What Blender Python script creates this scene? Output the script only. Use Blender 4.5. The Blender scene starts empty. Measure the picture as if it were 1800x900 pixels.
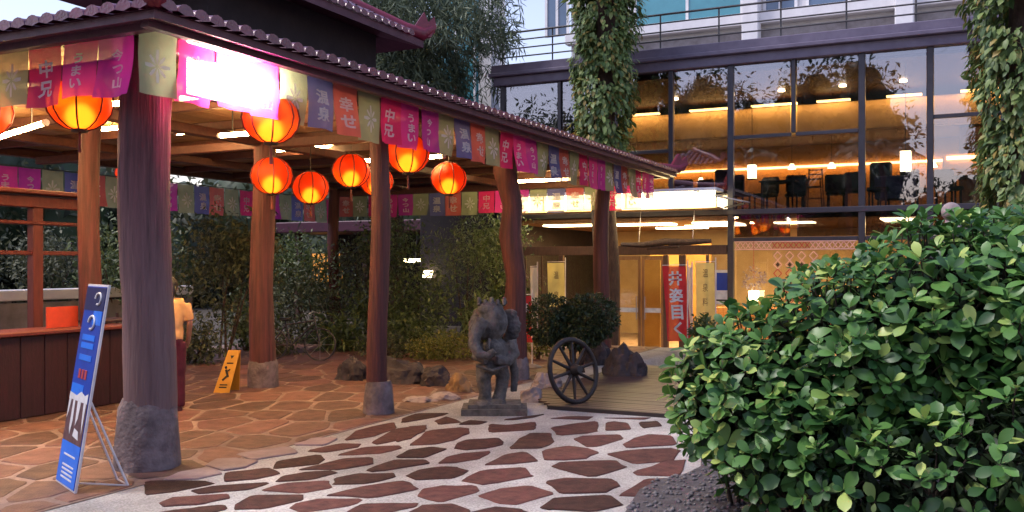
import bpy, bmesh, math, random
import numpy as np
from mathutils import Vector, Matrix, noise
random.seed(7); rng = np.random.default_rng(7)
SC = bpy.context.scene
COL = SC.collection
PI = math.pi
# ------------------------------------------------------------------ camera, sky, sun, exposure
TH = math.atan(800 / 1650); CT, ST = math.cos(TH), math.sin(TH)
EYE, FPX, HOR = 1.9, 1650.0, 467.0
cam = bpy.data.objects.new('camera', bpy.data.cameras.new('camera')); COL.objects.link(cam)
cam.location = (0, 0, EYE); cam.rotation_euler = (PI / 2, 0, TH)
cam.data.sensor_width = 36; cam.data.lens = 36 * FPX / 1800; cam.data.shift_y = (HOR - 450) / 1800
cam.data.clip_start = .05; cam.data.clip_end = 2000
SC.camera = cam
SUN_EL, SUN_AZ = math.radians(60), math.radians(236)      # azimuth clockwise from +Y
w = bpy.data.worlds.new('World'); SC.world = w; w.use_nodes = True
nt = w.node_tree; bgn = nt.nodes['Background']
sky = nt.nodes.new('ShaderNodeTexSky'); sky.sky_type = 'NISHITA'; sky.sun_disc = False
sky.sun_elevation = SUN_EL; sky.sun_rotation = SUN_AZ; sky.air_density = 1.3; sky.dust_density = 1.0; sky.ozone_density = 2.0
tn = nt.nodes.new('ShaderNodeMix'); tn.data_type = 'RGBA'; tn.blend_type = 'MULTIPLY'; tn.inputs[0].default_value = 1; tn.inputs[7].default_value = (1.12, .90, .94, 1)   # colour grade: tints all sky light pink
nt.links.new(sky.outputs[0], tn.inputs[6]); nt.links.new(tn.outputs[2], bgn.inputs[0]); bgn.inputs[1].default_value = .145
sun = bpy.data.objects.new('sun', bpy.data.lights.new('sun', 'SUN')); COL.objects.link(sun)
sun.data.energy = 1.5; sun.data.angle = math.radians(11); sun.data.color = (1, .95, .9)
sd = Vector((math.sin(SUN_AZ) * math.cos(SUN_EL), math.cos(SUN_AZ) * math.cos(SUN_EL), math.sin(SUN_EL)))
sun.rotation_euler = (-sd).to_track_quat('-Z', 'Y').to_euler()
SC.view_settings.view_transform = 'Standard'; SC.view_settings.look = 'None'
SC.view_settings.exposure = .9; SC.view_settings.gamma = 1
SC.render.engine = 'CYCLES'
SC.cycles.use_denoising = True
SC.cycles.max_bounces = 7; SC.cycles.diffuse_bounces = 3; SC.cycles.glossy_bounces = 3; SC.cycles.transparent_max_bounces = 10
SC.cycles.transmission_bounces = 4; SC.cycles.sample_clamp_indirect = 6
SC.cycles.caustics_reflective = False; SC.cycles.caustics_refractive = False

# ------------------------------------------------------------------ measuring helpers (pixel of the survey photo + a known plane -> metres)
def at(px, py, d):
    l = (px - 900) / FPX * d
    return Vector((l * CT - d * ST, l * ST + d * CT, EYE + (HOR - py) / FPX * d))
def g(px, py, z=0): return at(px, py, (EYE - z) * FPX / (py - HOR))
def onX(px, py, X): return at(px, py, X / ((px - 900) / FPX * CT - ST))
def onY(px, py, Y): return at(px, py, Y / ((px - 900) / FPX * ST + CT))

# ------------------------------------------------------------------ object helpers
def tag(o, label=None, cat=None, group=None, kind=None):
    if label: o['label'] = label
    if cat: o['category'] = cat
    if group: o['group'] = group
    if kind: o['kind'] = kind
    return o
def wloc(o):
    v = Vector((0, 0, 0))
    while o is not None:
        v += o.location; o = o.parent
    return v
def thing(name, label, cat, loc=(0, 0, 0), group=None):
    o = bpy.data.objects.new(name, None); COL.objects.link(o); o.empty_display_size = .2
    o.location = loc
    return tag(o, label, cat, group)
def link_mesh(name, me, mat, parent=None, origin=None):
    """me holds world coordinates; re-origin it to its base and hang it under parent"""
    n = len(me.vertices)
    co = np.empty(n * 3, 'f'); me.vertices.foreach_get('co', co); co = co.reshape(-1, 3)
    if origin is None:
        lo, hi = co.min(0), co.max(0); origin = Vector(((lo[0] + hi[0]) / 2, (lo[1] + hi[1]) / 2, lo[2]))
        origin = Vector([float(x) for x in origin])
    co -= np.array(origin[:], 'f'); me.vertices.foreach_set('co', co.ravel()); me.update()
    o = bpy.data.objects.new(name, me); COL.objects.link(o)
    if mat is not None:
        me.materials.clear(); me.materials.append(mat)
    if parent is not None:
        o.parent = parent; o.location = Vector(origin) - wloc(parent)
    else: o.location = origin
    return o
def inst(src, name, parent, loc=None, rot=None, scale=None):
    c = bpy.data.objects.new(name, src if isinstance(src, bpy.types.Mesh) else src.data); COL.objects.link(c)
    c.parent = parent
    if loc is not None: c.location = loc
    if rot is not None: c.rotation_euler = rot
    if scale is not None: c.scale = scale
    return c
def copy_tree(o, parent=None):
    c = o.copy(); COL.objects.link(c); c.parent = parent
    for ch in list(o.children): copy_tree(ch, c)
    return c
def np_mesh(name, V, F, smooth=False):
    me = bpy.data.meshes.new(name); V = np.asarray(V, 'f'); F = np.asarray(F, 'i')
    k = F.shape[1]
    me.vertices.add(len(V)); me.vertices.foreach_set('co', V.ravel())
    me.loops.add(F.size); me.loops.foreach_set('vertex_index', F.ravel())
    me.polygons.add(len(F)); me.polygons.foreach_set('loop_start', np.arange(0, F.size, k, dtype='i'))
    me.polygons.foreach_set('loop_total', np.full(len(F), k, 'i'))
    if smooth: me.polygons.foreach_set('use_smooth', np.ones(len(F), bool))
    me.update(calc_edges=True)
    return me

class MB:
    def __init__(s): s.v = []; s.f = []; s.sm = []
    def add(s, vs, fs, smooth=False):
        n = len(s.v); s.v += [tuple(p) for p in vs]; s.f += [tuple(i + n for i in f) for f in fs]; s.sm += [smooth] * len(fs)
        return s
    def box(s, lo, hi):
        x0, y0, z0 = lo; x1, y1, z1 = hi
        return s.add([(x0, y0, z0), (x1, y0, z0), (x1, y1, z0), (x0, y1, z0), (x0, y0, z1), (x1, y0, z1), (x1, y1, z1), (x0, y1, z1)],
                     [(0, 3, 2, 1), (4, 5, 6, 7), (0, 1, 5, 4), (1, 2, 6, 5), (2, 3, 7, 6), (3, 0, 4, 7)])
    def cbox(s, lo, hi, b=.01):
        """box with chamfered edges"""
        x0, y0, z0 = lo; x1, y1, z1 = hi
        b = min(b, (x1 - x0) * .45, (y1 - y0) * .45, (z1 - z0) * .45)
        bm = bmesh.new(); bmesh.ops.create_cube(bm, size=1)
        for v in bm.verts: v.co = Vector(((x0 + x1) / 2 + v.co.x * (x1 - x0), (y0 + y1) / 2 + v.co.y * (y1 - y0), (z0 + z1) / 2 + v.co.z * (z1 - z0)))
        bmesh.ops.bevel(bm, geom=bm.edges[:], offset=b, segments=1, affect='EDGES')
        bm.verts.index_update()
        s.add([v.co[:] for v in bm.verts], [tuple(v.index for v in f.verts) for f in bm.faces]); bm.free(); return s
    def bar(s, a, b, w=.05, h=None, up=(0, 0, 1)):
        a, b = Vector(a), Vector(b); h = h or w; d = (b - a).normalized(); up = Vector(up)
        if abs(d.dot(up)) > .98: up = Vector((1, 0, 0))
        x = d.cross(up).normalized(); y = x.cross(d)
        vs = [p + x * sx * w / 2 + y * sy * h / 2 for p in (a, b) for sx, sy in ((-1, -1), (1, -1), (1, 1), (-1, 1))]
        return s.add(vs, [(0, 1, 2, 3), (7, 6, 5, 4), (0, 4, 5, 1), (1, 5, 6, 2), (2, 6, 7, 3), (3, 7, 4, 0)])
    def tube(s, pts, rad, n=10, cap=True, sm=True, wob=0):
        pts = [Vector(p) for p in pts]
        if not hasattr(rad, '__len__'): rad = [rad] * len(pts)
        vs = []; fs = []; ref = Vector((1, 0, 0))
        for i, p in enumerate(pts):
            d = (pts[min(i + 1, len(pts) - 1)] - pts[max(i - 1, 0)]).normalized()
            x = ref - d * ref.dot(d)
            if x.length < 1e-3: x = d.orthogonal()
            x.normalize(); ref = x; y = d.cross(x)
            for k in range(n):
                a = 2 * PI * k / n; r = rad[i] * (1 + (random.uniform(-wob, wob) if wob else 0))
                vs.append(p + (x * math.cos(a) + y * math.sin(a)) * r)
        for i in range(len(pts) - 1):
            for k in range(n):
                fs.append((i * n + k, i * n + (k + 1) % n, (i + 1) * n + (k + 1) % n, (i + 1) * n + k))
        s.add(vs, fs, sm)
        if cap:
            m = (len(pts) - 1) * n
            s.add(vs[:n], [tuple(range(n - 1, -1, -1))]); s.add(vs[m:], [tuple(range(n))])
        return s
    def lathe(s, c, prof, n=16, sm=True, axis='Z'):
        c = Vector(c); vs = []; fs = []
        for r, z in prof:
            for k in range(n):
                a = 2 * PI * k / n; p = (r * math.cos(a), r * math.sin(a), z)
                if axis == 'Y': p = (p[0], p[2], p[1])
                if axis == 'X': p = (p[2], p[0], p[1])
                vs.append(c + Vector(p))
        for i in range(len(prof) - 1):
            for k in range(n): fs.append((i * n + k, i * n + (k + 1) % n, (i + 1) * n + (k + 1) % n, (i + 1) * n + k))
        return s.add(vs, fs, sm)
    def ball(s, c, r, n=12, m=8, sm=True):
        if not hasattr(r, '__len__'): r = (r, r, r)
        vs = [(c[0], c[1], c[2] - r[2])]; fs = []
        for i in range(1, m):
            t = -PI / 2 + PI * i / m
            for k in range(n):
                a = 2 * PI * k / n; vs.append((c[0] + r[0] * math.cos(t) * math.cos(a), c[1] + r[1] * math.cos(t) * math.sin(a), c[2] + r[2] * math.sin(t)))
        vs.append((c[0], c[1], c[2] + r[2])); L = len(vs) - 1
        for k in range(n):
            fs.append((0, 1 + (k + 1) % n, 1 + k)); fs.append((L, L - n + k, L - n + (k + 1) % n))
            for i in range(m - 2): fs.append((1 + i * n + k, 1 + i * n + (k + 1) % n, 1 + (i + 1) * n + (k + 1) % n, 1 + (i + 1) * n + k))
        return s.add(vs, fs, sm)
    def prism(s, poly, z0, z1):
        n = len(poly); vs = [(p[0], p[1], z0) for p in poly] + [(p[0], p[1], z1) for p in poly]
        return s.add(vs, [tuple(range(n - 1, -1, -1)), tuple(range(n, 2 * n))] + [(i, (i + 1) % n, n + (i + 1) % n, n + i) for i in range(n)])
    def quad(s, a, b, c, d): return s.add([a, b, c, d], [(0, 1, 2, 3)])
    def mesh(s, name='m'):
        me = bpy.data.meshes.new(name); me.from_pydata(s.v, [], s.f)
        me.polygons.foreach_set('use_smooth', s.sm); me.update(); return me
    def build(s, name, mat, parent=None, origin=None): return link_mesh(name, s.mesh(name), mat, parent, origin)
def remesh(mb, voxel, smooth=6, noise_amp=0, noise_scale=3):
    """fuse overlapping shapes of a builder into one continuous skin"""
    me = mb.mesh('r'); o = bpy.data.objects.new('r', me); COL.objects.link(o)
    m = o.modifiers.new('r', 'REMESH'); m.mode = 'VOXEL'; m.voxel_size = voxel
    sm = o.modifiers.new('s', 'SMOOTH'); sm.iterations = smooth; sm.factor = .5
    bpy.context.view_layer.update()
    out = bpy.data.meshes.new_from_object(o.evaluated_get(bpy.context.evaluated_depsgraph_get()))
    bpy.data.objects.remove(o); bpy.data.meshes.remove(me)
    if noise_amp:
        co = [v.co + v.normal * noise_amp * noise.noise(v.co * noise_scale) for v in out.vertices]
        out.vertices.foreach_set('co', [x for c in co for x in c])
    out.polygons.foreach_set('use_smooth', [True] * len(out.polygons)); out.update()
    return out

# ------------------------------------------------------------------ materials
def nodes(name):
    m = bpy.data.materials.new(name); m.use_nodes = True; t = m.node_tree
    return m, t, t.nodes, t.links, t.nodes['Principled BSDF']
def mat(name, c, rough=.6, c2=None, scale=6, bump=0, bscale=40, metal=0, spec=.5, stretch=None, rand=0, coat=0, detail=6, big=0):
    """colour c mottled towards c2 by noise, value varied per object by rand, fine relief by bump"""
    m, t, N, L, P = nodes(name)
    P.inputs['Roughness'].default_value = rough; P.inputs['Metallic'].default_value = metal
    P.inputs['Specular IOR Level'].default_value = spec; P.inputs['Coat Weight'].default_value = coat
    tc = N.new('ShaderNodeTexCoord'); mp = N.new('ShaderNodeMapping'); L.new(tc.outputs['Object'], mp.inputs[0])
    oi = N.new('ShaderNodeObjectInfo')
    vm = N.new('ShaderNodeVectorMath'); vm.operation = 'SCALE'; vm.inputs[0].default_value = (37, 19, 53); L.new(oi.outputs['Random'], vm.inputs['Scale'])
    L.new(vm.outputs[0], mp.inputs['Location'])
    if stretch: mp.inputs['Scale'].default_value = stretch
    if c2 is None: c2 = tuple(x * .72 for x in c)
    nz = N.new('ShaderNodeTexNoise'); nz.inputs['Scale'].default_value = scale; nz.inputs['Detail'].default_value = detail; nz.inputs['Roughness'].default_value = .62
    L.new(mp.outputs[0], nz.inputs[0])
    rp = N.new('ShaderNodeValToRGB'); rp.color_ramp.elements[0].position = .34; rp.color_ramp.elements[1].position = .68
    rp.color_ramp.elements[0].color = (*c, 1); rp.color_ramp.elements[1].color = (*c2, 1)
    L.new(nz.outputs[0], rp.inputs[0]); out = rp.outputs[0]
    if rand:
        mr = N.new('ShaderNodeMapRange'); mr.inputs[3].default_value = 1 - rand; mr.inputs[4].default_value = 1 + rand
        L.new(oi.outputs['Random'], mr.inputs[0])
        mx = N.new('ShaderNodeVectorMath'); mx.operation = 'SCALE'; L.new(out, mx.inputs[0]); L.new(mr.outputs[0], mx.inputs['Scale']); out = mx.outputs[0]
    if big:
        nl = N.new('ShaderNodeTexNoise'); nl.inputs['Scale'].default_value = big; nl.inputs['Detail'].default_value = 3; L.new(tc.outputs['Object'], nl.inputs[0])
        ml = N.new('ShaderNodeMapRange'); ml.inputs[1].default_value = .3; ml.inputs[2].default_value = .7; ml.inputs[3].default_value = .56; ml.inputs[4].default_value = 1.12; L.new(nl.outputs[0], ml.inputs[0])
        mv = N.new('ShaderNodeVectorMath'); mv.operation = 'SCALE'; L.new(out, mv.inputs[0]); L.new(ml.outputs[0], mv.inputs['Scale']); out = mv.outputs[0]
    L.new(out, P.inputs['Base Color'])
    # roughness breakup
    rr = N.new('ShaderNodeMapRange'); rr.inputs[3].default_value = max(.03, rough - .12); rr.inputs[4].default_value = min(1, rough + .12)
    L.new(nz.outputs[0], rr.inputs[0]); L.new(rr.outputs[0], P.inputs['Roughness'])
    if bump:
        nb = N.new('ShaderNodeTexNoise'); nb.inputs['Scale'].default_value = bscale; nb.inputs['Detail'].default_value = 5; L.new(mp.outputs[0], nb.inputs[0])
        b = N.new('ShaderNodeBump'); b.inputs['Strength'].default_value = bump; b.inputs['Distance'].default_value = .02
        L.new(nb.outputs[0], b.inputs['Height']); L.new(b.outputs[0], P.inputs['Normal'])
    return m
def emit(name, c, s):
    m, t, N, L, P = nodes(name); P.inputs['Base Color'].default_value = (*c, 1)
    P.inputs['Emission Color'].default_value = (*c, 1); P.inputs['Emission Strength'].default_value = s
    return m
def leafmat(name, ca, cb, cc=None, rough=.45, trans=.25, spec=.5):
    """each leaf (mesh island) takes its own green between ca and cb; a few take cc"""
    m, t, N, L, P = nodes(name)
    ge = N.new('ShaderNodeNewGeometry'); oi = N.new('ShaderNodeObjectInfo')
    ad = N.new('ShaderNodeMath'); L.new(ge.outputs['Random Per Island'], ad.inputs[0]); L.new(oi.outputs['Random'], ad.inputs[1])
    fr = N.new('ShaderNodeMath'); fr.operation = 'FRACT'; L.new(ad.outputs[0], fr.inputs[0])
    rp = N.new('ShaderNodeValToRGB'); e = rp.color_ramp.elements
    e[0].color = (*ca, 1); e[1].color = (*cb, 1); e[1].position = .82
    if cc: x = e.new(.97); x.color = (*cc, 1)
    L.new(fr.outputs[0], rp.inputs[0]); L.new(rp.outputs[0], P.inputs['Base Color'])
    P.inputs['Roughness'].default_value = rough; P.inputs['Specular IOR Level'].default_value = spec
    tr = N.new('ShaderNodeBsdfTranslucent'); L.new(rp.outputs[0], tr.inputs[0])
    mx = N.new('ShaderNodeMixShader'); mx.inputs[0].default_value = trans
    L.new(P.outputs[0], mx.inputs[1]); L.new(tr.outputs[0], mx.inputs[2]); L.new(mx.outputs[0], N['Material Output'].inputs[0])
    return m
def cloth(name, c, trans=.45, c2=None):
    m, t, N, L, P = nodes(name)
    tc = N.new('ShaderNodeTexCoord'); nz = N.new('ShaderNodeTexNoise'); nz.inputs['Scale'].default_value = 5; nz.inputs['Detail'].default_value = 4
    L.new(tc.outputs['Object'], nz.inputs[0])
    rp = N.new('ShaderNodeValToRGB'); rp.color_ramp.elements[0].position = .3; rp.color_ramp.elements[1].position = .7
    rp.color_ramp.elements[0].color = (*c, 1); rp.color_ramp.elements[1].color = (*(c2 or [x * .8 for x in c]), 1)
    L.new(nz.outputs[0], rp.inputs[0]); L.new(rp.outputs[0], P.inputs['Base Color'])
    P.inputs['Roughness'].default_value = .8; P.inputs['Specular IOR Level'].default_value = .2
    wv = N.new('ShaderNodeTexNoise'); wv.inputs['Scale'].default_value = 9; L.new(tc.outputs['Object'], wv.inputs[0])
    b = N.new('ShaderNodeBump'); b.inputs['Strength'].default_value = .4; b.inputs['Distance'].default_value = .03; L.new(wv.outputs[0], b.inputs['Height']); L.new(b.outputs[0], P.inputs['Normal'])
    tr = N.new('ShaderNodeBsdfTranslucent'); L.new(rp.outputs[0], tr.inputs[0])
    mx = N.new('ShaderNodeMixShader'); mx.inputs[0].default_value = trans
    L.new(P.outputs[0], mx.inputs[1]); L.new(tr.outputs[0], mx.inputs[2])
    tp = N.new('ShaderNodeBsdfTransparent'); m2 = N.new('ShaderNodeMixShader'); m2.inputs[0].default_value = .09      # open weave
    L.new(mx.outputs[0], m2.inputs[1]); L.new(tp.outputs[0], m2.inputs[2]); L.new(m2.outputs[0], N['Material Output'].inputs[0])
    return m
def glassmat(name, tint=(.8, .82, .85), refl=.16):
    """architectural pane: sees through, reflects more at grazing angles"""
    m, t, N, L, P = nodes(name); N.remove(P)
    fr = N.new('ShaderNodeFresnel'); fr.inputs[0].default_value = 1.5
    ad = N.new('ShaderNodeMath'); ad.inputs[1].default_value = refl; L.new(fr.outputs[0], ad.inputs[0]); ad.use_clamp = True
    tr = N.new('ShaderNodeBsdfTransparent'); tr.inputs[0].default_value = (*tint, 1)
    gl = N.new('ShaderNodeBsdfGlossy'); gl.inputs['Roughness'].default_value = .01; gl.inputs[0].default_value = (.9, .9, .95, 1)
    tc = N.new('ShaderNodeTexCoord'); nz = N.new('ShaderNodeTexNoise'); nz.inputs['Scale'].default_value = .8; L.new(tc.outputs['Object'], nz.inputs[0])
    b = N.new('ShaderNodeBump'); b.inputs['Strength'].default_value = .06; b.inputs['Distance'].default_value = .05; L.new(nz.outputs[0], b.inputs['Height']); L.new(b.outputs[0], gl.inputs['Normal'])
    mx = N.new('ShaderNodeMixShader'); L.new(ad.outputs[0], mx.inputs[0]); L.new(tr.outputs[0], mx.inputs[1]); L.new(gl.outputs[0], mx.inputs[2])
    L.new(mx.outputs[0], N['Material Output'].inputs[0])
    return m

M = {}
M['mortar'] = mat('mortar', (.52, .51, .49), .85, (.27, .25, .245), 55, .5, 160, detail=3, big=1.1)
M['flag'] = mat('flagstone', (.088, .031, .027), .75, (.042, .018, .018), 9, .7, 70, rand=.5, spec=.2)
M['mortar_in'] = mat('mortar_in', (.31, .21, .17), .8, (.21, .14, .115), 18, .35, 90, big=.9)  # tan tint carries the pavilion's orange lamplight in the mortar colour
M['flag_in'] = mat('flagstone_in', (.15, .062, .045), .62, (.08, .034, .028), 5, .5, 50, rand=.4)  # lighter copy of the flagstone with orange lamplight put into its colour
M['flag_kerb'] = mat('flagstone_kerb', (.24, .17, .18), .6, (.17, .12, .13), 5, .35, 50, rand=.2)
M['soil'] = mat('soil', (.085, .075, .085), .9, (.04, .035, .04), 14, .8, 60)
M['gravel'] = mat('gravel', (.20, .19, .20), .8, (.10, .09, .11), 8, .4, 60, rand=.3)
M['terrace'] = mat('terrace', (.36, .27, .21), .55, (.25, .17, .13), 4, .3, 40)
M['earth'] = mat('earth', (.10, .08, .06), .9, (.06, .05, .04), 3, .5, 20)
M['deck'] = mat('deck', (.050, .026, .022), .5, (.028, .016, .015), 2.5, .08, 30, stretch=(.6, 5, 5), rand=.35)
M['deck_dark'] = mat('deck_dark', (.035, .022, .022), .45, (.02, .014, .015), 6, .2, 60)
M['post'] = mat('post', (.125, .028, .024), .65, (.045, .013, .012), 9, .8, 26, stretch=(2.2, 2.2, .13))
M['post_grey'] = mat('post_grey', (.20, .115, .125), .75, (.105, .055, .062), 5, .7, 16, stretch=(1.4, 1.4, .25))
M['plinth'] = mat('plinth', (.25, .195, .20), .9, (.13, .095, .10), 7, .9, 22, big=3)
M['beam'] = mat('beam', (.10, .035, .022), .55, (.06, .02, .016), 5, .35, 30, stretch=(3, 3, 3), rand=.15)
M['plank'] = mat('plank', (.44, .26, .13), .6, (.30, .16, .075), 5, .25, 30, stretch=(8, .8, 8), rand=.2)
M['fascia'] = mat('fascia', (.085, .016, .036), .5, (.05, .011, .024), 5, .2, 30)
M['tile'] = mat('roof_tile', (.15, .024, .055), .25, (.09, .016, .036), 9, .25, 40, rand=.25, spec=.7)
M['ridge'] = mat('ridge', (.21, .018, .045), .4, (.12, .012, .03), 6, .3, 30)
M['dark_wall'] = mat('dark_wall', (.016, .008, .012), .8, (.010, .006, .009), 3, .2, 20)
M['char'] = mat('charcoal_metal', (.045, .040, .055), .4, (.03, .027, .037), 4, .1, 30, rand=.1)
M['lav'] = mat('lavender_metal', (.165, .14, .205), .45, (.115, .095, .15), 2.5, .15, 14)
M['white'] = mat('white_paint', (.82, .81, .82), .6, (.70, .69, .70), 2.2, .12, 20)
M['grey'] = mat('grey_band', (.30, .27, .27), .75, (.19, .165, .16), 3, .35, 14)
M['rail'] = mat('rail', (.07, .065, .07), .45, None, 5)
M['cream'] = mat('cream_wall', (.66, .50, .30), .7, (.52, .38, .22), 1.6, .1, 20)
M['ochre'] = mat('ochre_wall', (.60, .33, .10), .65, (.46, .24, .07), 2, .1, 20)
M['goldwall'] = mat('gold_wall', (.75, .47, .12), .6, (.62, .36, .08), 2)
M['wood'] = mat('wood', (.34, .17, .07), .5, (.22, .10, .04), 6, .2, 30, stretch=(6, 6, .8), rand=.15)
M['dwood'] = mat('dark_wood', (.085, .038, .024), .5, (.05, .023, .016), 6, .3, 30, stretch=(4, 4, .8), rand=.15)
M['wheelwood'] = mat('wheel_wood', (.022, .013, .013), .6, (.012, .008, .008), 6, .4, 30)
M['carpet'] = mat('carpet', (.10, .06, .06), .9, (.06, .04, .045), 8)
M['chair'] = mat('chair_dark', (.020, .014, .024), .55, (.012, .009, .015), 6, rand=.2)
M['purple_cloth'] = mat('purple_cloth', (.18, .17, .28), .8, (.12, .11, .2), 5)
M['counter'] = mat('counter', (.036, .004, .009), .6, (.02, .003, .006), 5, .25, 30, stretch=(5, 5, .6))
M['redwood'] = mat('redwood', (.15, .026, .02), .5, (.09, .016, .014), 5, .3, 30, stretch=(4, 4, .7))
M['stone'] = mat('statue_stone', (.15, .13, .12), .9, (.05, .044, .042), 8, .9, 30)
M['rock'] = mat('rock', (.055, .040, .045), .85, (.025, .02, .024), 5, 1, 14)
M['rock2'] = mat('ochre_rock', (.30, .17, .075), .85, (.18, .10, .05), 4, .8, 14)
M['rock3'] = mat('pale_rock', (.34, .28, .27), .85, (.22, .17, .17), 4, .8, 14)
M['bark'] = mat('bark', (.085, .05, .035), .9, (.04, .024, .02), 9, .9, 22, stretch=(1.5, 1.5, .5))
M['twig'] = mat('twig', (.075, .05, .035), .85, (.04, .028, .02), 9)
M['metal'] = mat('bare_metal', (.55, .53, .55), .35, None, 5, metal=.8)
M['wpipe'] = mat('white_plastic', (.75, .70, .72), .4, None, 5)
M['blue'] = mat('poster_blue', (.004, .05, .40), .42, (.003, .035, .30), 3)
M['blue2'] = mat('poster_light_blue', (.012, .19, .82), .42, (.008, .14, .66), 3)
M['navy'] = mat('poster_navy', (.010, .012, .085), .42, None, 3)
M['pwhite'] = mat('print_white', (.72, .72, .74), .5, None, 8)
M['pbrown'] = mat('print_brown', (.13, .06, .065), .5, (.06, .025, .03), 14)
M['pred'] = mat('print_red', (.45, .04, .05), .5, None, 8)
M['orange_paper'] = mat('orange_paper', (.72, .075, .03), .6, None, 4)
M['yellow'] = mat('yellow_plastic', (.62, .30, .03), .45, (.5, .23, .02), 4)
M['ink'] = mat('black_ink', (.02, .018, .018), .5, None, 5)
M['shirt'] = mat('shirt', (.82, .46, .20), .85, (.66, .34, .13), 7, .4, 14)
M['trousers'] = mat('trousers', (.11, .010, .028), .85, (.07, .008, .02), 7, .4, 14)
M['skin'] = mat('skin', (.46, .24, .15), .55, None, 9)
M['hair'] = mat('hair', (.012, .009, .009), .5, None, 9)
M['shoe'] = mat('shoe', (.10, .03, .03), .5, None, 9)
M['flag_red'] = cloth('flag_red', (.55, .035, .055), .35)
M['flag_yel'] = cloth('flag_yellow', (.76, .66, .27), .4)
M['flag_wht'] = cloth('flag_white', (.75, .70, .66), .35)
M['lat_red'] = mat('lattice_red', (.50, .08, .075), .6, (.36, .05, .05), 9)
M['lat_pink'] = mat('lattice_pink', (.80, .50, .44), .6, (.70, .38, .32), 9)
M['panel'] = mat('grey_panel', (.30, .33, .36), .25, (.24, .26, .29), 3)
M['glass'] = glassmat('glass', (.74, .70, .74), .15)
M['glass_clear'] = glassmat('glass_clear', (.94, .92, .90), .03)
M['glass_dim'] = glassmat('glass_dim', (.50, .48, .52), .09)
M['glass_teal'] = mat('teal_glazing', (.04, .22, .27), .08, (.07, .32, .38), .6, spec=.9)
M['winblue'] = mat('blue_glazing', (.05, .09, .16), .05, (.09, .15, .24), .8, spec=.9)
M['gold'] = emit('cove_light', (1, .62, .18), 6)
M['warmstrip'] = emit('warm_strip', (1, .60, .20), 7)
M['tube'] = emit('tube_light', (1, .64, .26), 70)
M['flood'] = emit('flood_light', (1, .90, .70), 110)
M['panel_light'] = emit('light_panel', (1, .80, .42), 9)
M['paperlamp'] = emit('paper_lamp', (1, .80, .40), 7)
M['bulb'] = emit('bulb', (1, .55, .13), 5)
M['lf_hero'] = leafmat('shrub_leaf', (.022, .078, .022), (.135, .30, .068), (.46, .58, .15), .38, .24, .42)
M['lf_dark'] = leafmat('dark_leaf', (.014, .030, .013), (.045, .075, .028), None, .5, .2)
M['lf_vine'] = leafmat('vine_leaf', (.05, .105, .03), (.24, .33, .10), (.34, .24, .06), .5, .25)
M['lf_weep'] = leafmat('weeping_leaf', (.045, .075, .045), (.15, .19, .11), None, .6, .2)
M['lf_garden'] = leafmat('garden_leaf', (.035, .065, .024), (.14, .185, .062), None, .5, .25)
M['lf_purple'] = leafmat('dusky_leaf', (.032, .042, .024), (.12, .13, .065), None, .6, .25)
M['lf_hedge'] = leafmat('hedge_leaf', (.10, .12, .025), (.20, .20, .04), None, .5, .25)
M['lf_palm'] = leafmat('palm_leaf', (.018, .040, .018), (.05, .085, .035), None, .45, .2)
M['lf_pot'] = leafmat('pot_leaf', (.04, .09, .03), (.10, .16, .06), None, .45, .25)

def worn_post():
    m = mat('post_worn', (.13, .026, .030), .72, (.055, .015, .02), 9, .9, 26, stretch=(2.0, 2.0, .13)); t = m.node_tree; N, L = t.nodes, t.links; P = N['Principled BSDF']
    src = P.inputs['Base Color'].links[0].from_socket; tc = [n for n in N if n.type == 'TEX_COORD'][0]; nz = [n for n in N if n.type == 'TEX_NOISE'][0]
    sp = N.new('ShaderNodeSeparateXYZ'); L.new(tc.outputs['Object'], sp.inputs[0]); ad = N.new('ShaderNodeMath'); ad.operation = 'MULTIPLY_ADD'; L.new(nz.outputs[0], ad.inputs[0]); ad.inputs[1].default_value = 1.6; L.new(sp.outputs[2], ad.inputs[2])
    mr = N.new('ShaderNodeMapRange'); mr.inputs[1].default_value = 1.5; mr.inputs[2].default_value = 3.6; L.new(ad.outputs[0], mr.inputs[0])
    mx = N.new('ShaderNodeMix'); mx.data_type = 'RGBA'; L.new(mr.outputs[0], mx.inputs[0]); mx.inputs[6].default_value = (.175, .105, .108, 1); L.new(src, mx.inputs[7])
    m2 = N.new('ShaderNodeMix'); m2.data_type = 'RGBA'; m2.blend_type = 'MULTIPLY'; m2.inputs[0].default_value = .7; L.new(mx.outputs[2], m2.inputs[6]); rp = N.new('ShaderNodeMapRange'); rp.inputs[3].default_value = 1.35; rp.inputs[4].default_value = .45; L.new(nz.outputs[0], rp.inputs[0]); L.new(rp.outputs[0], m2.inputs[7])
    L.new(m2.outputs[2], P.inputs['Base Color']); return m
M['post_worn'] = worn_post()
def light(kind, loc, energy, color, parent=None, size=.1, rot=None, sy=None, spread=None):
    l = bpy.data.lights.new('lamp_light', kind); l.energy = energy; l.color = color
    if kind == 'AREA':
        l.shape = 'RECTANGLE'; l.size = size; l.size_y = sy or size
        if spread: l.spread = spread
    else: l.shadow_soft_size = size
    o = bpy.data.objects.new('lamp_light', l); COL.objects.link(o)
    if parent is not None: o.parent = parent; o.location = Vector(loc) - wloc(parent)
    else: o.location = loc
    if rot: o.rotation_euler = rot
    o['kind'] = 'helper'
    return o

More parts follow.
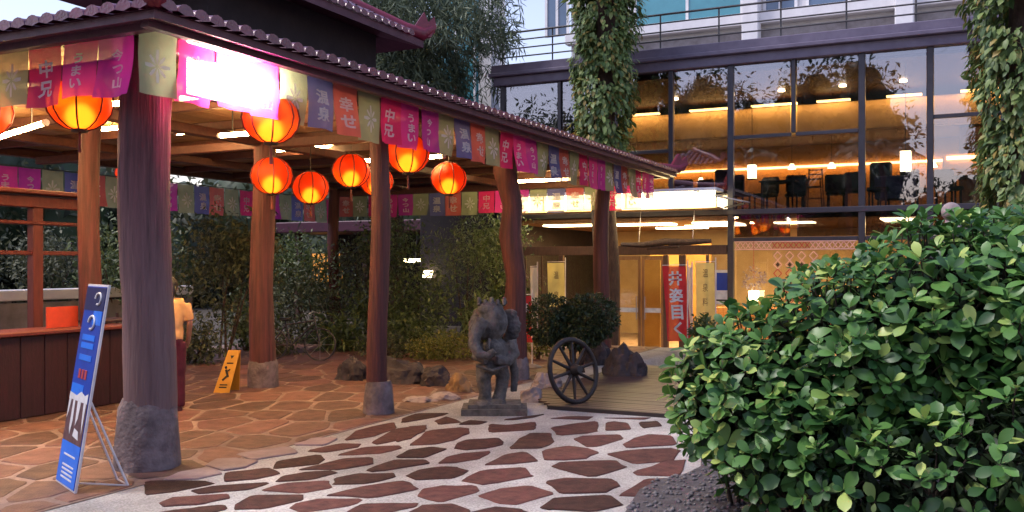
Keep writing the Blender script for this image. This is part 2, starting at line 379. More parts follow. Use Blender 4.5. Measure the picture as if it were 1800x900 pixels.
# ------------------------------------------------------------------ leaves
def leaf_template(L=1, W=.5, seg=3, fold=.18, droop=.25, base=.08, ob=.55, ex=.75):
    """blade along +X, midrib folded, widest at ob; verts (k,3), quads"""
    xs = np.linspace(0, 1, seg + 1); V = []; Fq = []
    for x in xs:
        wd = W * .5 * (math.sin(PI * min(1, max(0, x)) ** (math.log(.5) / math.log(ob))) ** ex if 0 < x < 1 else (base if x == 0 else .03))
        z = -droop * x * x
        V += [(x * L, -wd, z + fold * wd), (x * L, 0, z), (x * L, wd, z + fold * wd)]
    for i in range(seg):
        a = 3 * i; Fq += [(a, a + 3, a + 4, a + 1), (a + 1, a + 4, a + 5, a + 2)]
    return np.array(V, 'f'), np.array(Fq, 'i')
def frames(dirs, ups):
    x = dirs / (np.linalg.norm(dirs, axis=1, keepdims=True) + 1e-9)
    y = np.cross(ups, x); y /= (np.linalg.norm(y, axis=1, keepdims=True) + 1e-9)
    z = np.cross(x, y)
    return np.stack([x, y, z], 1)       # rows are axes
def leaf_cloud(name, pos, dirs, ups, size, tmpl, smooth=False):
    TV, TF = tmpl; n = len(pos); Fm = frames(dirs, ups)
    V = np.einsum('kj,nji->nki', TV, Fm) * np.asarray(size).reshape(-1, 1, 1) + pos[:, None, :]
    F = TF[None] + (np.arange(n) * len(TV))[:, None, None]
    return np_mesh(name, V.reshape(-1, 3), F.reshape(-1, 4), smooth)
def rdirs(n):
    v = rng.normal(size=(n, 3)); return v / np.linalg.norm(v, axis=1, keepdims=True)
T_LEAF = leaf_template(1, .45, 2, .2, .25)
T_NARROW = leaf_template(1, .16, 2, .1, .35)
def blob_points(blobs, n, shell=.55, lump=.22):
    """points in the outer shell of a union of ellipsoids, with lumps; returns points and outward directions"""
    vol = np.array([b[3] * b[4] * b[5] for b in blobs]) ** (2 / 3); k = rng.choice(len(blobs), n, p=vol / vol.sum())
    B = np.array(blobs)[k]; d = rdirs(n)
    r = shell + (1 - shell) * rng.random(n) ** .6
    r *= 1 + lump * np.array([noise.noise(Vector((x * 2.3 + b[0], y * 2.3 + b[1], z * 2.3))) for (x, y, z), b in zip(d, B)])
    p = B[:, :3] + d * B[:, 3:6] * r[:, None]
    return p, d
def foliage(name, blobs, n, size, m, parent=None, tmpl=T_LEAF, shell=.5, lump=.3, up=.3, clump=None, kind='stuff'):
    p, d = blob_points(blobs, n, shell, lump)
    if clump:   # pull leaves into clumps so that light and dark masses form
        c = p[rng.choice(n, max(4, n // clump))]; k = rng.choice(len(c), n)
        p = c[k] + rng.normal(size=(n, 3)) * size * 1.5
    dd = d * .6 + rdirs(n) * .9; dd[:, 2] -= .15
    uu = rdirs(n) * .6 + np.array([0, 0, up + .4])
    me = leaf_cloud(name, p, dd, uu, size * rng.uniform(.6, 1.3, n), tmpl)
    o = link_mesh(name, me, m, parent)
    if kind: o['kind'] = kind
    return o

# ================================================================== GROUND
def gz(x, y):
    """the forecourt falls gently towards the restaurant door"""
    if x < -5.75: t = 0 if y < 21.2 else min(1, (y - 21.2) / .9)
    else: t = min(1, max(0, (y - 16.2) / 4.2))
    return -.4 * t * t * (3 - 2 * t)
xs = [-220, -120, -60, -30, -20, -12, -8, -5.76, -5.74, -4, -2, 0, 3, 8, 20, 60, 120, 220]
ys = [-220, -120, -50, -20, -8, 0, 6, 12, 16.2, 17, 17.8, 18.6, 19.4, 20.4, 21.2, 21.5, 21.8, 22.1, 26, 40, 80, 220]
V = [(x, y, gz(x, y) - .002) for y in ys for x in xs]; nx = len(xs)
F = [(j * nx + i, j * nx + i + 1, (j + 1) * nx + i + 1, (j + 1) * nx + i) for j in range(len(ys) - 1) for i in range(nx - 1)]
ground = tag(link_mesh('ground', np_mesh('ground', V, F), M['mortar'], origin=Vector((0, 0, 0))), kind='structure')
FLX = -6.42
pfloor = tag(MB().box((-15.9, 4.3, -.2), (FLX, 21.15, .006)).build('pavilion_floor', M['mortar_in']), kind='structure')
# paved terrace in front of the doors
T0 = [(-5.7, y) for y in (17.0, 17.8, 18.6, 19.4, 20.4, 21.2, 22.2, 23.45)]
mb = MB()
for (x0, ya), (_, yb) in zip(T0[:-1], T0[1:]):
    mb.quad((-9.2 if ya > 21 else -5.7, ya, gz(-5, ya) + .004), (2.5, ya, gz(0, ya) + .004), (2.5, yb, gz(0, yb) + .004), (-9.2 if ya > 21 else -5.7, yb, gz(-5, yb) + .004))
terrace = tag(mb.build('terrace', M['terrace']), kind='structure')

# ---- flagstones: outlines surveyed from the forecourt (two survey sheets), the rest laid as irregular cells
S1 = [[(30,150),(110,125),(290,122),(230,142),(35,175)],[(215,165),(280,142),(340,160),(365,175),(240,187)],[(355,188),(420,165),(525,172),(470,188)],
[(540,190),(560,185),(640,192),(790,175),(795,205),(780,218),(545,232)],[(0,235),(60,203),(155,197),(150,225),(80,265),(0,288)],
[(80,305),(180,225),(350,210),(405,215),(405,240),(330,275),(230,300)],[(335,325),(360,295),(400,280),(580,270),(612,290),(600,305),(520,325),(400,335)],
[(660,325),(720,265),(780,242),(885,240),(910,290),(830,325)],[(905,205),(1020,185),(1160,170),(1160,225),(1120,235),(945,248)],
[(1215,222),(1225,178),(1260,172),(1345,180),(1360,215)],[(1415,175),(1520,168),(1545,195),(1440,208)],[(1030,272),(1090,255),(1290,248),(1310,270),(1170,315),(1110,315)],
[(1335,300),(1400,265),(1470,248),(1600,258),(1620,305),(1350,322)],[(860,340),(990,315),(1100,330),(1165,350),(1080,388),(870,395)],
[(510,425),(620,365),(740,348),(820,400),(700,415)],[(0,375),(60,340),(200,322),(270,335),(160,380),(20,380)],[(245,415),(290,375),(400,355),(535,347),(480,385),(340,410)],
[(910,435),(960,412),(1260,400),(1320,440),(1130,492),(1000,460)],[(1240,360),(1350,340),(1580,330),(1640,345),(1600,400),(1390,415)],
[(1390,465),(1560,410),(1680,400),(1640,485),(1420,485)],[(385,515),(500,460),(740,445),(760,480),(780,490),(560,530),(500,538)],
[(60,485),(130,455),(270,435),(340,440),(400,462),(320,500),(120,510)],[(885,525),(960,507),(1240,508),(1290,545),(1200,585),(960,590)],
[(120,605),(150,570),(240,550),(440,547),(465,580),(240,640)],[(485,605),(580,570),(760,548),(905,592),(700,655),(590,645)],
[(850,678),(930,620),(1230,608),(1300,662),(1130,695),(900,685)],[(1310,600),(1450,508),(1620,505),(1600,540),(1420,605)],
[(70,700),(160,660),(330,655),(410,690),(380,730),(120,740)],[(430,705),(580,672),(720,690),(800,720),(600,760),(440,740)],
[(620,160),(850,130),(800,145),(690,160)],[(890,152),(1000,140),(1140,142),(1100,160)],[(1200,150),(1480,148),(1440,158)]]
S2 = [[(1255,335),(1330,275),(1550,230),(1560,265),(1420,315)],[(1425,350),(1560,270),(1745,248),(1750,270),(1600,335),(1470,360)],
[(1025,405),(1210,362),(1340,365),(1310,385),(1120,415)],[(1210,430),(1370,385),(1580,375),(1590,390),(1480,420),(1310,430)],
[(810,518),(830,470),(1080,433),(1110,465),(1060,490)],[(965,525),(1110,490),(1230,460),(1405,452),(1405,490),(1230,520)],
[(1400,525),(1480,490),(1560,465),(1740,465),(1770,485),(1600,515),(1440,537)],[(495,600),(500,545),(750,518),(830,548),(700,580)],
[(820,600),(850,570),(980,545),(1150,533),(1185,548),(1040,585)],[(1185,618),(1195,580),(1320,555),(1540,550),(1555,572),(1400,610)],
[(730,655),(870,615),(1130,597),(1145,640),(980,672)],[(1150,688),(1330,640),(1590,600),(1640,610),(1690,650),(1420,700),(1250,690)],
[(295,655),(420,630),(760,608),(640,650),(340,677)],[(95,735),(180,700),(490,685),(500,705),(330,745),(110,755)],
[(550,772),(600,720),(660,690),(950,685),(970,715),(740,770)],[(905,765),(960,735),(1080,710),(1350,715),(1250,760),(980,790)],
[(1265,800),(1360,745),(1680,738),(1690,760),(1500,800),(1400,830)],[(60,800),(300,765),(470,752),(490,775),(300,820),(80,830)],
[(0,600),(350,598),(400,615),(150,665),(0,680)]]
S3 = [[(375,500),(430,465),(560,458),(690,475),(600,515),(470,530)],[(100,590),(200,545),(370,515),(470,550),(300,585)],[(570,430),(880,385),(945,420),(680,462)],[(930,370),(1050,330),(1200,330),(1120,370)]]
def poly_ground(pts, ox, oy, k): return [Vector(g(ox + x / k, oy + y / k)[:2]) for x, y in pts]
def area(p): return .5 * sum(p[i].x * p[(i + 1) % len(p)].y - p[(i + 1) % len(p)].x * p[i].y for i in range(len(p)))
def chaikin(p, q=.16):
    out = []
    for i in range(len(p)):
        a, b = p[i], p[(i + 1) % len(p)]; out += [a.lerp(b, q), a.lerp(b, 1 - q)]
    return out
def stone(poly, z0, m, parent, h=.007, grow=1.10):
    if area(poly) < 0: poly = poly[::-1]
    c = sum(poly, Vector((0, 0))) / len(poly); poly = [c + (q - c) * grow for q in poly]; p = chaikin(poly, .10)
    p = [q for i, a_ in enumerate(p) for q in ((a_, a_.lerp(p[(i + 1) % len(p)], random.uniform(.35, .65))) if (a_ - p[(i + 1) % len(p)]).length > .2 else (a_,))]
    p = [q + Vector((random.uniform(-1, 1), random.uniform(-1, 1))) * .012 for q in p]; n = len(p)     # chipped outline
    inn = [c + (q - c) * (1 - min(.12, .014 / max(.05, (q - c).length))) for q in p]
    t = random.uniform(-.002, .003); sl = Vector((random.uniform(-.006, .006), random.uniform(-.006, .006)))
    zz = lambda q: z0 + h + t + sl.dot(q - c)
    vs = [(q.x, q.y, z0 - .02) for q in p] + [(q.x, q.y, zz(q) - .006) for q in p] + [(q.x, q.y, zz(q)) for q in inn]
    fs = [(i, (i + 1) % n, n + (i + 1) % n, n + i) for i in range(n)] + [(n + i, n + (i + 1) % n, 2 * n + (i + 1) % n, 2 * n + i) for i in range(n)] + [tuple(range(2 * n, 3 * n))]
    mb = MB(); mb.add(vs, fs); return mb.build('flagstone', m, parent)
traced = [poly_ground(p, 700, 690, 10 / 3) for p in S1] + [poly_ground(p, 260, 680, 3.6) for p in S2]
kerbs = [poly_ground(p, 260, 680, 3.6) for p in S3]
for p in traced: stone(p, 0, M['flag'], ground)
for p in kerbs: stone([Vector((min(q.x, 9), q.y)) for q in p], .008, M['flag_kerb'], ground)
cent = [sum(p, Vector((0, 0))) / len(p) for p in traced + kerbs]
allp = traced + kerbs
def inside(p, poly):
    r = False
    for i in range(len(poly)):
        a, b = poly[i], poly[i - 1]
        if (a.y > p.y) != (b.y > p.y) and p.x < (b.x - a.x) * (p.y - a.y) / (b.y - a.y) + a.x: r = not r
    return r
def clip(poly, m, n):
    out = []
    for i in range(len(poly)):
        a, b = poly[i], poly[(i + 1) % len(poly)]; da, db = (a - m).dot(n), (b - m).dot(n)
        if da <= 0: out.append(a)
        if da * db < 0: out.append(a + (b - a) * (da / (da - db)))
    return out
UD, VD = Vector((CT, ST)), Vector((-ST, CT))          # cells are longer along the depth of the forecourt
def cells(u0, u1, v0, v1, su, sv, gap, keep, seed, fixed=()):
    rr = random.Random(seed); S = []
    nu, nv = int((u1 - u0) / su) + 1, int((v1 - v0) / sv) + 1
    for j in range(nv):
        for i in range(nu):
            S.append(Vector((u0 + (i + (.5 if j % 2 else 0) + rr.uniform(-.33, .33)) * su, (v0 + (j + rr.uniform(-.33, .33)) * sv))))
    k = su / sv; Q = [Vector((s.x, s.y * k)) for s in S]; res = []
    for a, q in zip(S, Q):
        P2 = UD * a.x + VD * a.y
        if not keep(P2): continue
        R = su * 2; poly = [q + Vector(t) for t in ((-R, -R), (R, -R), (R, R), (-R, R))]
        for o in Q:
            if o is q or (o - q).length > R * 1.6: continue
            n = (o - q); L = n.length; n /= L; poly = clip(poly, q + n * (L / 2 - gap / 2), n)
            if len(poly) < 3: break
        if len(poly) >= 3: res.append([UD * p.x + VD * (p.y / k) for p in poly])
    return res
def keep_out(p):
    if p.x < FLX - .1 and p.y > 4.1: return False
    if p.x > -5.7 and p.y > 11.1: return False
    if p.x < -5.7 and p.y > 10.6: return False
    if p.x > -2.3 and p.y > 6.0: return False
    if any((p - c).length < .62 for c in cent) or any(inside(p, q) for q in allp): return False
    d = -p.x * ST + p.y * CT
    return d > 2.5
for p in cells(-8, 4, 2.6, 13, .78, 1.0, .13, keep_out, 3):
    c = sum(p, Vector((0, 0))) / len(p)
    if not any((q - c2).length < .36 for q in p for c2 in cent): stone(p, 0, M['flag'], ground)
keep_in = lambda p: -15.5 < p.x < FLX + .15 and 4.7 < p.y < 20.9
INC = cells(-14, 3.5, 5.5, 25, .54, .80, .05, keep_in, 5)
INC = [clip(q, Vector((FLX - .03, 0)), Vector((1, 0))) for q in INC]; INC = [q for q in INC if len(q) >= 3 and abs(area(q)) > .05]
INC.sort(key=lambda q: -q[0].x * ST + q[0].y * CT)
for p in INC[:290]: stone(p, .006, M['flag_in'], pfloor, .006, 1.0)
mb = MB()
for p in INC[290:]:
    p = chaikin(p, .14); p = p if area(p) > 0 else p[::-1]; mb.prism(p, -.01, .012)
if mb.v: mb.build('far_flagstones', M['flag_in'], pfloor)['kind'] = 'stuff'

# ---- planting bed below the shrub, with gravel
bed = [(-2.2, 6.1), (-2.36, 6.9), (-2.5, 7.75), (-2.2, 8.5), (-2.35, 9.1), (-2.6, 10.4), (-2.5, 11.3), (5, 11.3), (6, 5), (2.5, 3.6), (-.4, 5.0), (-1.8, 5.55)]
mb = MB(); mb.prism(chaikin([Vector(q) for q in bed], .25), -.05, .03)
bedo = tag(mb.build('planting_bed', M['soil']), kind='structure')
bp = [Vector(q) for q in bed]; pts = []
while len(pts) < 2600:
    q = Vector((random.uniform(-3, 1.5), random.uniform(4.6, 9)))
    if inside(q, bp): pts.append(q)
pv = []; pf = []
oct_ = np.array([(1, 0, 0), (0, 1, 0), (-1, 0, 0), (0, -1, 0), (0, 0, .7), (0, 0, -.7)], 'f'); of = [(0, 1, 4), (1, 2, 4), (2, 3, 4), (3, 0, 4), (1, 0, 5), (2, 1, 5), (3, 2, 5), (0, 3, 5)]
for i, q in enumerate(pts):
    s = random.uniform(.012, .034); R = np.array(Matrix.Rotation(random.uniform(0, 6), 3, 'Z'))
    pv.append((oct_ * s * rng.uniform(.7, 1.3, (6, 3))) @ R + np.array((q.x, q.y, .034))); pf.append(np.array(of) + 6 * i)
tag(link_mesh('gravel', np_mesh('gravel', np.concatenate(pv), np.concatenate(pf)), M['gravel']), 'loose grey gravel under the big leafy shrub', 'gravel', kind='stuff')

# ---- timber deck
deck = thing('wooden_deck', 'low plank deck with a wet sheen leading to the entrance', 'deck', (-4.2, 11.4, 0))
def deck_x0(y): return -5.72 + max(0, (12.2 - y)) * .9
y = 11.42; i = 0
while y < 16.9:
    zz = .055 + (gz(-4, y) if y > 16.2 else 0)
    MB().cbox((deck_x0(y) + random.uniform(-.02, .02), y, zz - .03), (-1.2, y + .135, zz + random.uniform(-.002, .002)), .006).build('plank', M['deck'], deck); y += .147
MB().box((deck_x0(11.4), 11.385, -.02), (-1.2, 11.415, .05)).build('edge_board', M['deck_dark'], deck)
for x in (-5.0, -3.8, -2.6, -1.5): MB().box((x, 11.5, -.03), (x + .07, 16.6, .02)).build('joist', M['deck_dark'], deck)

# ================================================================== PAVILION
EX0, EX1, EY0, EY1 = -15.75, -5.95, 5.6, 21.0        # eave rectangle
pav = thing('pavilion', 'open timber pavilion with dark red glazed tile roof and tree trunk posts', 'pavilion', (-6.8, 6.5, 0))
def trunk(name, x, y, z1, rs, m, parent, n=16, knots=True):
    """rs: list of (z, radius); slightly crooked, fluted trunk"""
    pts = []; rad = []; ph = random.uniform(0, 9)
    zs = np.linspace(rs[0][0], z1, 16)
    for z in zs:
        pts.append(Vector((x + .022 * math.sin(z * 1.7 + ph), y + .022 * math.cos(z * 1.3 + ph), z))); rad.append(np.interp(z, [a for a, _ in rs], [b for _, b in rs]))
    mb = MB(); mb.tube(pts, rad, n, True, True, .035)
    return mb.build(name, m, parent)
def plinth(x, y, r0, r1, h, parent):
    pts = [(x, y, -.03), (x, y, .06), (x, y, h * .45), (x, y, h * .85), (x, y, h)]
    MB().tube(pts, [r0, r0 * 1.0, (r0 + r1) / 2 * 1.04, r1 * 1.04, r1 * .9], 18, True, True, .03).build('post_footing', M['plinth'], parent)
trunk('post', -6.95, 6.46, 4.0, [(.4, .245), (1.6, .225), (3.0, .235), (4, .225)], M['post_worn'], pav)
plinth(-6.95, 6.46, .30, .25, .66, pav)
trunk('post', -6.80, 10.1, 4.0, [(.35, .135), (2, .125), (4, .12)], M['post'], pav); plinth(-6.8, 10.1, .20, .17, .42, pav)
mb = MB(); pts = [Vector((-6.8, 14.15, .3)), Vector((-6.82, 14.15, 1.0)), Vector((-6.78, 14.15, 1.7)), Vector((-6.9, 14.15, 2.4)), Vector((-6.85, 14.15, 2.9)), Vector((-7.0, 14.15, 3.5)), Vector((-6.95, 14.15, 4.0))]
mb.tube(pts, [.2, .19, .17, .19, .165, .19, .2], 14, True, True, .05).build('post', M['post'], pav); plinth(-6.8, 14.15, .24, .21, .38, pav)
trunk('post', -6.80, 18.3, 4.0, [(.2, .17), (4, .15)], M['post'], pav)
trunk('post', -9.9, 11.5, 4.0, [(.4, .2), (1.4, .185), (4, .17)], M['post'], pav); plinth(-9.9, 11.5, .235, .215, .46, pav)
trunk('post', -10.62, 8.9, 4.0, [(0, .15), (4, .13)], M['post'], pav)
trunk('post', -15.0, 12.5, 3.9, [(0, .15), (4, .14)], M['post'], pav); trunk('post', -15.0, 20.2, 3.9, [(0, .15), (4, .14)], M['post'], pav)
# ceiling of boards, rafters and eave beams
for i in range(45):
    x = EX0 + .45 + i * .2
    if x + .19 < EX1 - .4: MB().box((x, EY0 + .45, 4.03 + .003 * (i % 2)), (x + .19, EY1 - .4, 4.055)).build('ceiling_board', M['plank'], pav)
for y in (7.6, 9.1, 10.6, 12.1, 13.6, 15.1, 16.6, 18.1, 19.6): MB().cbox((EX0 + .6, y - .05, 3.9), (EX1 - .62, y + .05, 4.028), .01).build('rafter', M['beam'], pav)
for x, z in ((-6.66, 3.86), (-9.9, 3.76), (-13.0, 3.80), (-15.2, 3.84)): MB().cbox((x - .09, EY0 + .62, z), (x + .09, EY1 - .5, z + .135), .012).build('beam', M['beam'], pav)
for y in (6.4, 11.5, 20.3): MB().cbox((EX0 + .7, y - .08, 3.72), (-6.8, y + .08, 3.86), .012).build('beam', M['beam'], pav)
# eaves: fascia board, soffit
def ring(x0, x1, y0, y1): return [(x0, y0), (x1, y0), (x1, y1), (x0, y1)]
def band(mb, r0, z0, r1, z1):
    for i in range(4):
        a, b = r0[i], r0[(i + 1) % 4]; c, d = r1[(i + 1) % 4], r1[i]; mb.quad((*a, z0), (*b, z0), (*c, z1), (*d, z1))
mb = MB(); e = .03
band(mb, ring(EX0 + e, EX1 - e, EY0 + e, EY1 - e), 3.93, ring(EX0 + .42, EX1 - .42, EY0 + .42, EY1 - .42), 3.99)
band(mb, ring(EX0 + e, EX1 - e, EY0 + e, EY1 - e), 4.0, ring(EX0 + e, EX1 - e, EY0 + e, EY1 - e), 3.93)
band(mb, ring(EX0 + .42, EX1 - .42, EY0 + .42, EY1 - .42), 3.99, ring(EX0 + .42, EX1 - .42, EY0 + .42, EY1 - .42), 4.06)
mb.build('eave_soffit', M['fascia'], pav)
mb = MB()
for x0, x1, y0, y1 in ((EX1 - .26, EX1 - .17, EY0 + .1, EY1 - .1), (EX0 + .17, EX0 + .26, EY0 + .1, EY1 - .1)): mb.box((x0, y0, 3.89), (x1, y1, 3.97))
for x0, x1, y0, y1 in ((EX0 + .27, EX1 - .27, EY0 + .17, EY0 + .26), (EX0 + .27, EX1 - .27, EY1 - .26, EY1 - .17)): mb.box((x0, y0, 3.89), (x1, y1, 3.968))
mb.build('eave_moulding', M['fascia'], pav)
IN = 2.6; RISE = .42
roof = MB(); band(roof, ring(EX0, EX1, EY0, EY1), 4.0, ring(EX0 + IN, EX1 - IN, EY0 + IN, EY1 - IN), 4.0 + RISE)
roof.quad((EX0 + IN, EY0 + IN, 4 + RISE), (EX1 - IN, EY0 + IN, 4 + RISE), (EX1 - IN, EY1 - IN, 4 + RISE), (EX0 + IN, EY1 - IN, 4 + RISE))
roof = roof.build('roof', M['fascia'], pav)
def tile_mesh(length, slope, r=.080, nseg=6):
    """half-round cover tile course running up the slope, in overlapping lengths, with a rounded eave end"""
    mb = MB(); t = .3; k = max(1, round(length / t)); dz = slope
    for j in range(k):
        y0, y1 = j * length / k, (j + 1) * length / k + .02; vs = []
        for (yy, rr, off) in ((y0, r, .010), (y1, r * .9, 0)):
            for a in range(nseg + 1):
                th = PI * a / nseg; vs.append((rr * math.cos(th), yy, rr * math.sin(th) * .9 + dz * yy + off))
        fs = [(a, a + 1, nseg + 2 + a, nseg + 1 + a) for a in range(nseg)]
        mb.add(vs, fs, True)
        if j == 0: mb.add([(0, -.002, -.012)] + [(v[0] * 1.12, -.004, v[2] * 1.05) for v in vs[:nseg + 1]], [(0, a + 2, a + 1) for a in range(nseg)])
    return mb.mesh('tile')
SL = RISE / IN
def tile_row(x0, y0, dx, dy, rotz, n, sp, full, parent, zb, slope, start, other, cap=99):
    """n courses from a corner; near the hips the courses are cut short"""
    cache = {}
    for i in range(n):
        s = start + i * sp; L = max(.12, min(full, s - .02, other - s - .02)); L = round(L / .2) * .2 or .12
        if L not in cache:
            cache[L] = tile_mesh(L, slope); cache[L].materials.append(M['tile'])
        o = inst(cache[L], 'roof_tile', parent, Vector((x0 + dx * s, y0 + dy * s, zb)) - wloc(parent), (0, 0, rotz))
LEN_Y, LEN_X = EY1 - EY0, EX1 - EX0
tile_row(EX1 + .04, EY0, 0, 1, PI / 2, int(LEN_Y / .185) - 1, .185, 2.4, roof, 4.01, SL, .12, LEN_Y)
tile_row(EX1, EY0 - .04, -1, 0, 0, int(LEN_X / .185) - 1, .185, 2.4, roof, 4.01, SL, .12, LEN_X)
tile_row(EX1, EY1 + .04, -1, 0, PI, int(LEN_X / .37) - 1, .37, 1.2, roof, 4.01, SL, .12, LEN_X)
# hips with upturned ends
def hip(cx, cy, ix, iy, zc, zi, parent, r=.11, orn=True):
    mb = MB(); a = Vector((cx, cy, zc + .06)); b = Vector((ix, iy, zi + .08)); d = (a - b).normalized(); d.z = 0
    pts = [b, b.lerp(a, .5), b.lerp(a, .85), a + Vector((0, 0, .05)), a + d * .16 + Vector((0, 0, .15))]
    mb.tube(pts, [r, r, r, r * .95, r * .7], 10).build('hip_ridge', M['ridge'], parent)
    if orn:   # ridge-end tile standing up like a leaf
        q = a + d * .02; x = d; up = Vector((0, 0, 1)); s = Vector((-d.y, d.x, 0))
        prof = [(-.16, .0), (.10, .0), (.2, .16), (.16, .34), (.05, .24), (-.02, .40), (-.12, .26), (-.2, .14)]
        vs = [q + x * u + up * v + s * w for w in (-.06, .06) for u, v in prof]; n = len(prof)
        MB().add(vs, [tuple(range(n)), tuple(range(2 * n - 1, n - 1, -1))] + [(i, n + i, n + (i + 1) % n, (i + 1) % n) for i in range(n)]).build('ridge_end', M['ridge'], parent)
for cx, cy, ix, iy in ((EX1, EY0, EX1 - IN, EY0 + IN), (EX1, EY1, EX1 - IN, EY1 - IN), (EX0, EY1, EX0 + IN, EY1 - IN)): hip(cx, cy, ix, iy, 4.0, 4 + RISE, roof, orn=(cy == EY1 or True) and not (cy == EY0))
# raised upper tier
UX0, UX1, UY0, UY1, UZ = -10.9, -7.95, 8.3, 13.1, 5.5
upw = MB().box((UX0 + .55, UY0 + .55, 4.35), (UX1 - .55, UY1 - .55, 5.62)).build('upper_wall', M['dark_wall'], pav)
mb = MB(); band(mb, ring(UX0, UX1, UY0, UY1), UZ - .06, ring(UX0 + .5, UX1 - .5, UY0 + .5, UY1 - .5), UZ + .06); band(mb, ring(UX0, UX1, UY0, UY1), UZ + .05, ring(UX0, UX1, UY0, UY1), UZ - .06)
mb.build('upper_soffit', M['fascia'], pav)
uin = 1.45; ur = .75
mb = MB(); band(mb, ring(UX0, UX1, UY0, UY1), UZ + .05, ring(UX0 + uin, UX1 - uin, UY0 + uin, UY1 - uin), UZ + .05 + ur); uroof = mb.build('upper_roof', M['fascia'], pav)
tile_row(UX1 + .04, UY0, 0, 1, PI / 2, int((UY1 - UY0) / .185) - 1, .185, 1.4, uroof, UZ + .06, ur / uin, .12, UY1 - UY0)
tile_row(UX1, UY1 + .04, -1, 0, PI, int((UX1 - UX0) / .185) - 1, .185, 1.4, uroof, UZ + .06, ur / uin, .12, UX1 - UX0)
tile_row(UX1, UY0 - .04, -1, 0, 0, int((UX1 - UX0) / .185) - 1, .185, 1.4, uroof, UZ + .06, ur / uin, .12, UX1 - UX0)
for cx, cy, ix, iy in ((UX1, UY1, UX1 - uin, UY1 - uin), (UX1, UY0, UX1 - uin, UY0 + uin), (UX0, UY0, UX0 + uin, UY0 + uin)): hip(cx, cy, ix, iy, UZ + .05, UZ + .05 + ur, uroof)

# ================================================================== BUNTING of lettered cloths
_fc = bpy.data.curves.new('f', 'FONT'); _fo = bpy.data.objects.new('f', _fc); COL.objects.link(_fo)
_tc = {}
def glyph(ch, bold=.018):
    if (ch, bold) in _tc: return _tc[ch, bold]
    _fc.body = ch; _fc.resolution_u = 2; _fc.offset = bold
    bpy.context.view_layer.update()
    me = bpy.data.meshes.new_from_object(_fo.evaluated_get(bpy.context.evaluated_depsgraph_get()))
    v = np.array([x.co[:2] for x in me.vertices], 'f'); f = [tuple(p.vertices) for p in me.polygons]; bpy.data.meshes.remove(me)
    _tc[ch, bold] = (v, f); return v, f
def column_text(text, w, h, bold=.018, squeeze=1.0):
    """characters one under the other in a w x h field centred on 0 ; returns 2-D verts, faces"""
    n = len(text); V = []; F = []; cell = h / n
    for i, ch in enumerate(text):
        v, f = glyph(ch, bold); c = (v.min(0) + v.max(0)) / 2; s = (v.max(0) - v.min(0)).max()
        wd = min(w, cell * 1.25); q = (v - c) / s * np.array([wd, min(cell * .86, wd * 1.45)]); q[:, 1] += h / 2 - cell * (i + .5)
        F += [tuple(k + sum(len(x) for x in V) for k in ff) for ff in f]; V.append(q)
    return np.concatenate(V), F
def flower(w):
    V = []; F = []
    for k in range(8):
        a = k * PI / 4; L = w * (.5 if k % 2 == 0 else .42)
        for (x, y) in ((.10, 0), (.55, .13), (1.0, .10), (1.0, -.10), (.55, -.13)): V.append(((x * math.cos(a) - y * math.sin(a)) * L, (x * math.sin(a) + y * math.cos(a)) * L * 1.15))
        F.append(tuple(range(5 * k, 5 * k + 5)))
    return np.array(V, 'f'), F
BK = {'G': ((.31, .34, .22), None), 'C': ((.64, .03, .17), '中兄'), 'M': ((.70, .05, .34), 'うまい'), 'P': ((.50, .045, .38), '今つ山'), 'B': ((.13, .14, .38), '温泉'), 'R': ((.55, .13, .12), '幸せ')}
BM = {k: cloth('banner_' + k, v[0], .42) for k, v in BK.items()}
M['print'] = cloth('banner_print', (.78, .74, .78), .4)
SEQ = 'GCMPGBR'
def banner(kind, a, b, ztop, h, nrm, parent, text=True):
    """cloth hung between a and b (x,y); nrm = outward direction"""
    a, b, nrm = Vector((*a, 0)), Vector((*b, 0)), Vector((*nrm, 0)); ph = random.uniform(0, 6); W = (b - a).length; amp = random.uniform(.014, .05); tilt = random.uniform(-.04, .06); sk = random.uniform(-.025, .025)
    hh = h * random.uniform(.95, 1.05)
    def P(u, v, off=0):   # u 0..1 along, v 0..1 down
        bulge = amp * math.sin(u * 6.0 + ph) * v + tilt * v * v + .012 * math.sin(v * 5 + ph)
        return a.lerp(b, u) + Vector((0, 0, ztop - v * hh - .012 * math.sin(u * PI) * (1 - v))) + nrm * (bulge + off) + (b - a) * sk * v
    nu, nv = 6, 7; vs = []; fs = []
    for o in (.0, -.003):
        vs += [P(.015 + .97 * i / nu, j / nv, o) for j in range(nv + 1) for i in range(nu + 1)]
    st = (nu + 1) * (nv + 1)
    for j in range(nv):
        for i in range(nu):
            k = j * (nu + 1) + i; fs.append((k, k + nu + 1, k + nu + 2, k + 1)); 
    mb = MB(); mb.add(vs[:st], fs, True); o = mb.build('banner', BM[kind], parent)
    t = BK[kind][1]
    if text:
        v2, f2 = column_text(t, W * .5, hh * .66, .03) if t else flower(W * .62)
        vs = [P(.5 + x / W, .55 - y / hh, .006) for x, y in v2]; MB().add(vs, f2).build('lettering' if t else 'flower_print', M['print'], o)
    return o
BZ, BH = 3.985, .60
bl = thing('bunting', 'long row of coloured lettered cloths along the pavilion eave facing the forecourt', 'bunting', (-6.4, 13, 3.4), 'rows of lettered cloths round the pavilion')
MB().bar((-6.4, 5.9, BZ + .01), (-6.4, 20.7, BZ + .01), .016).build('cord', M['ink'], bl)
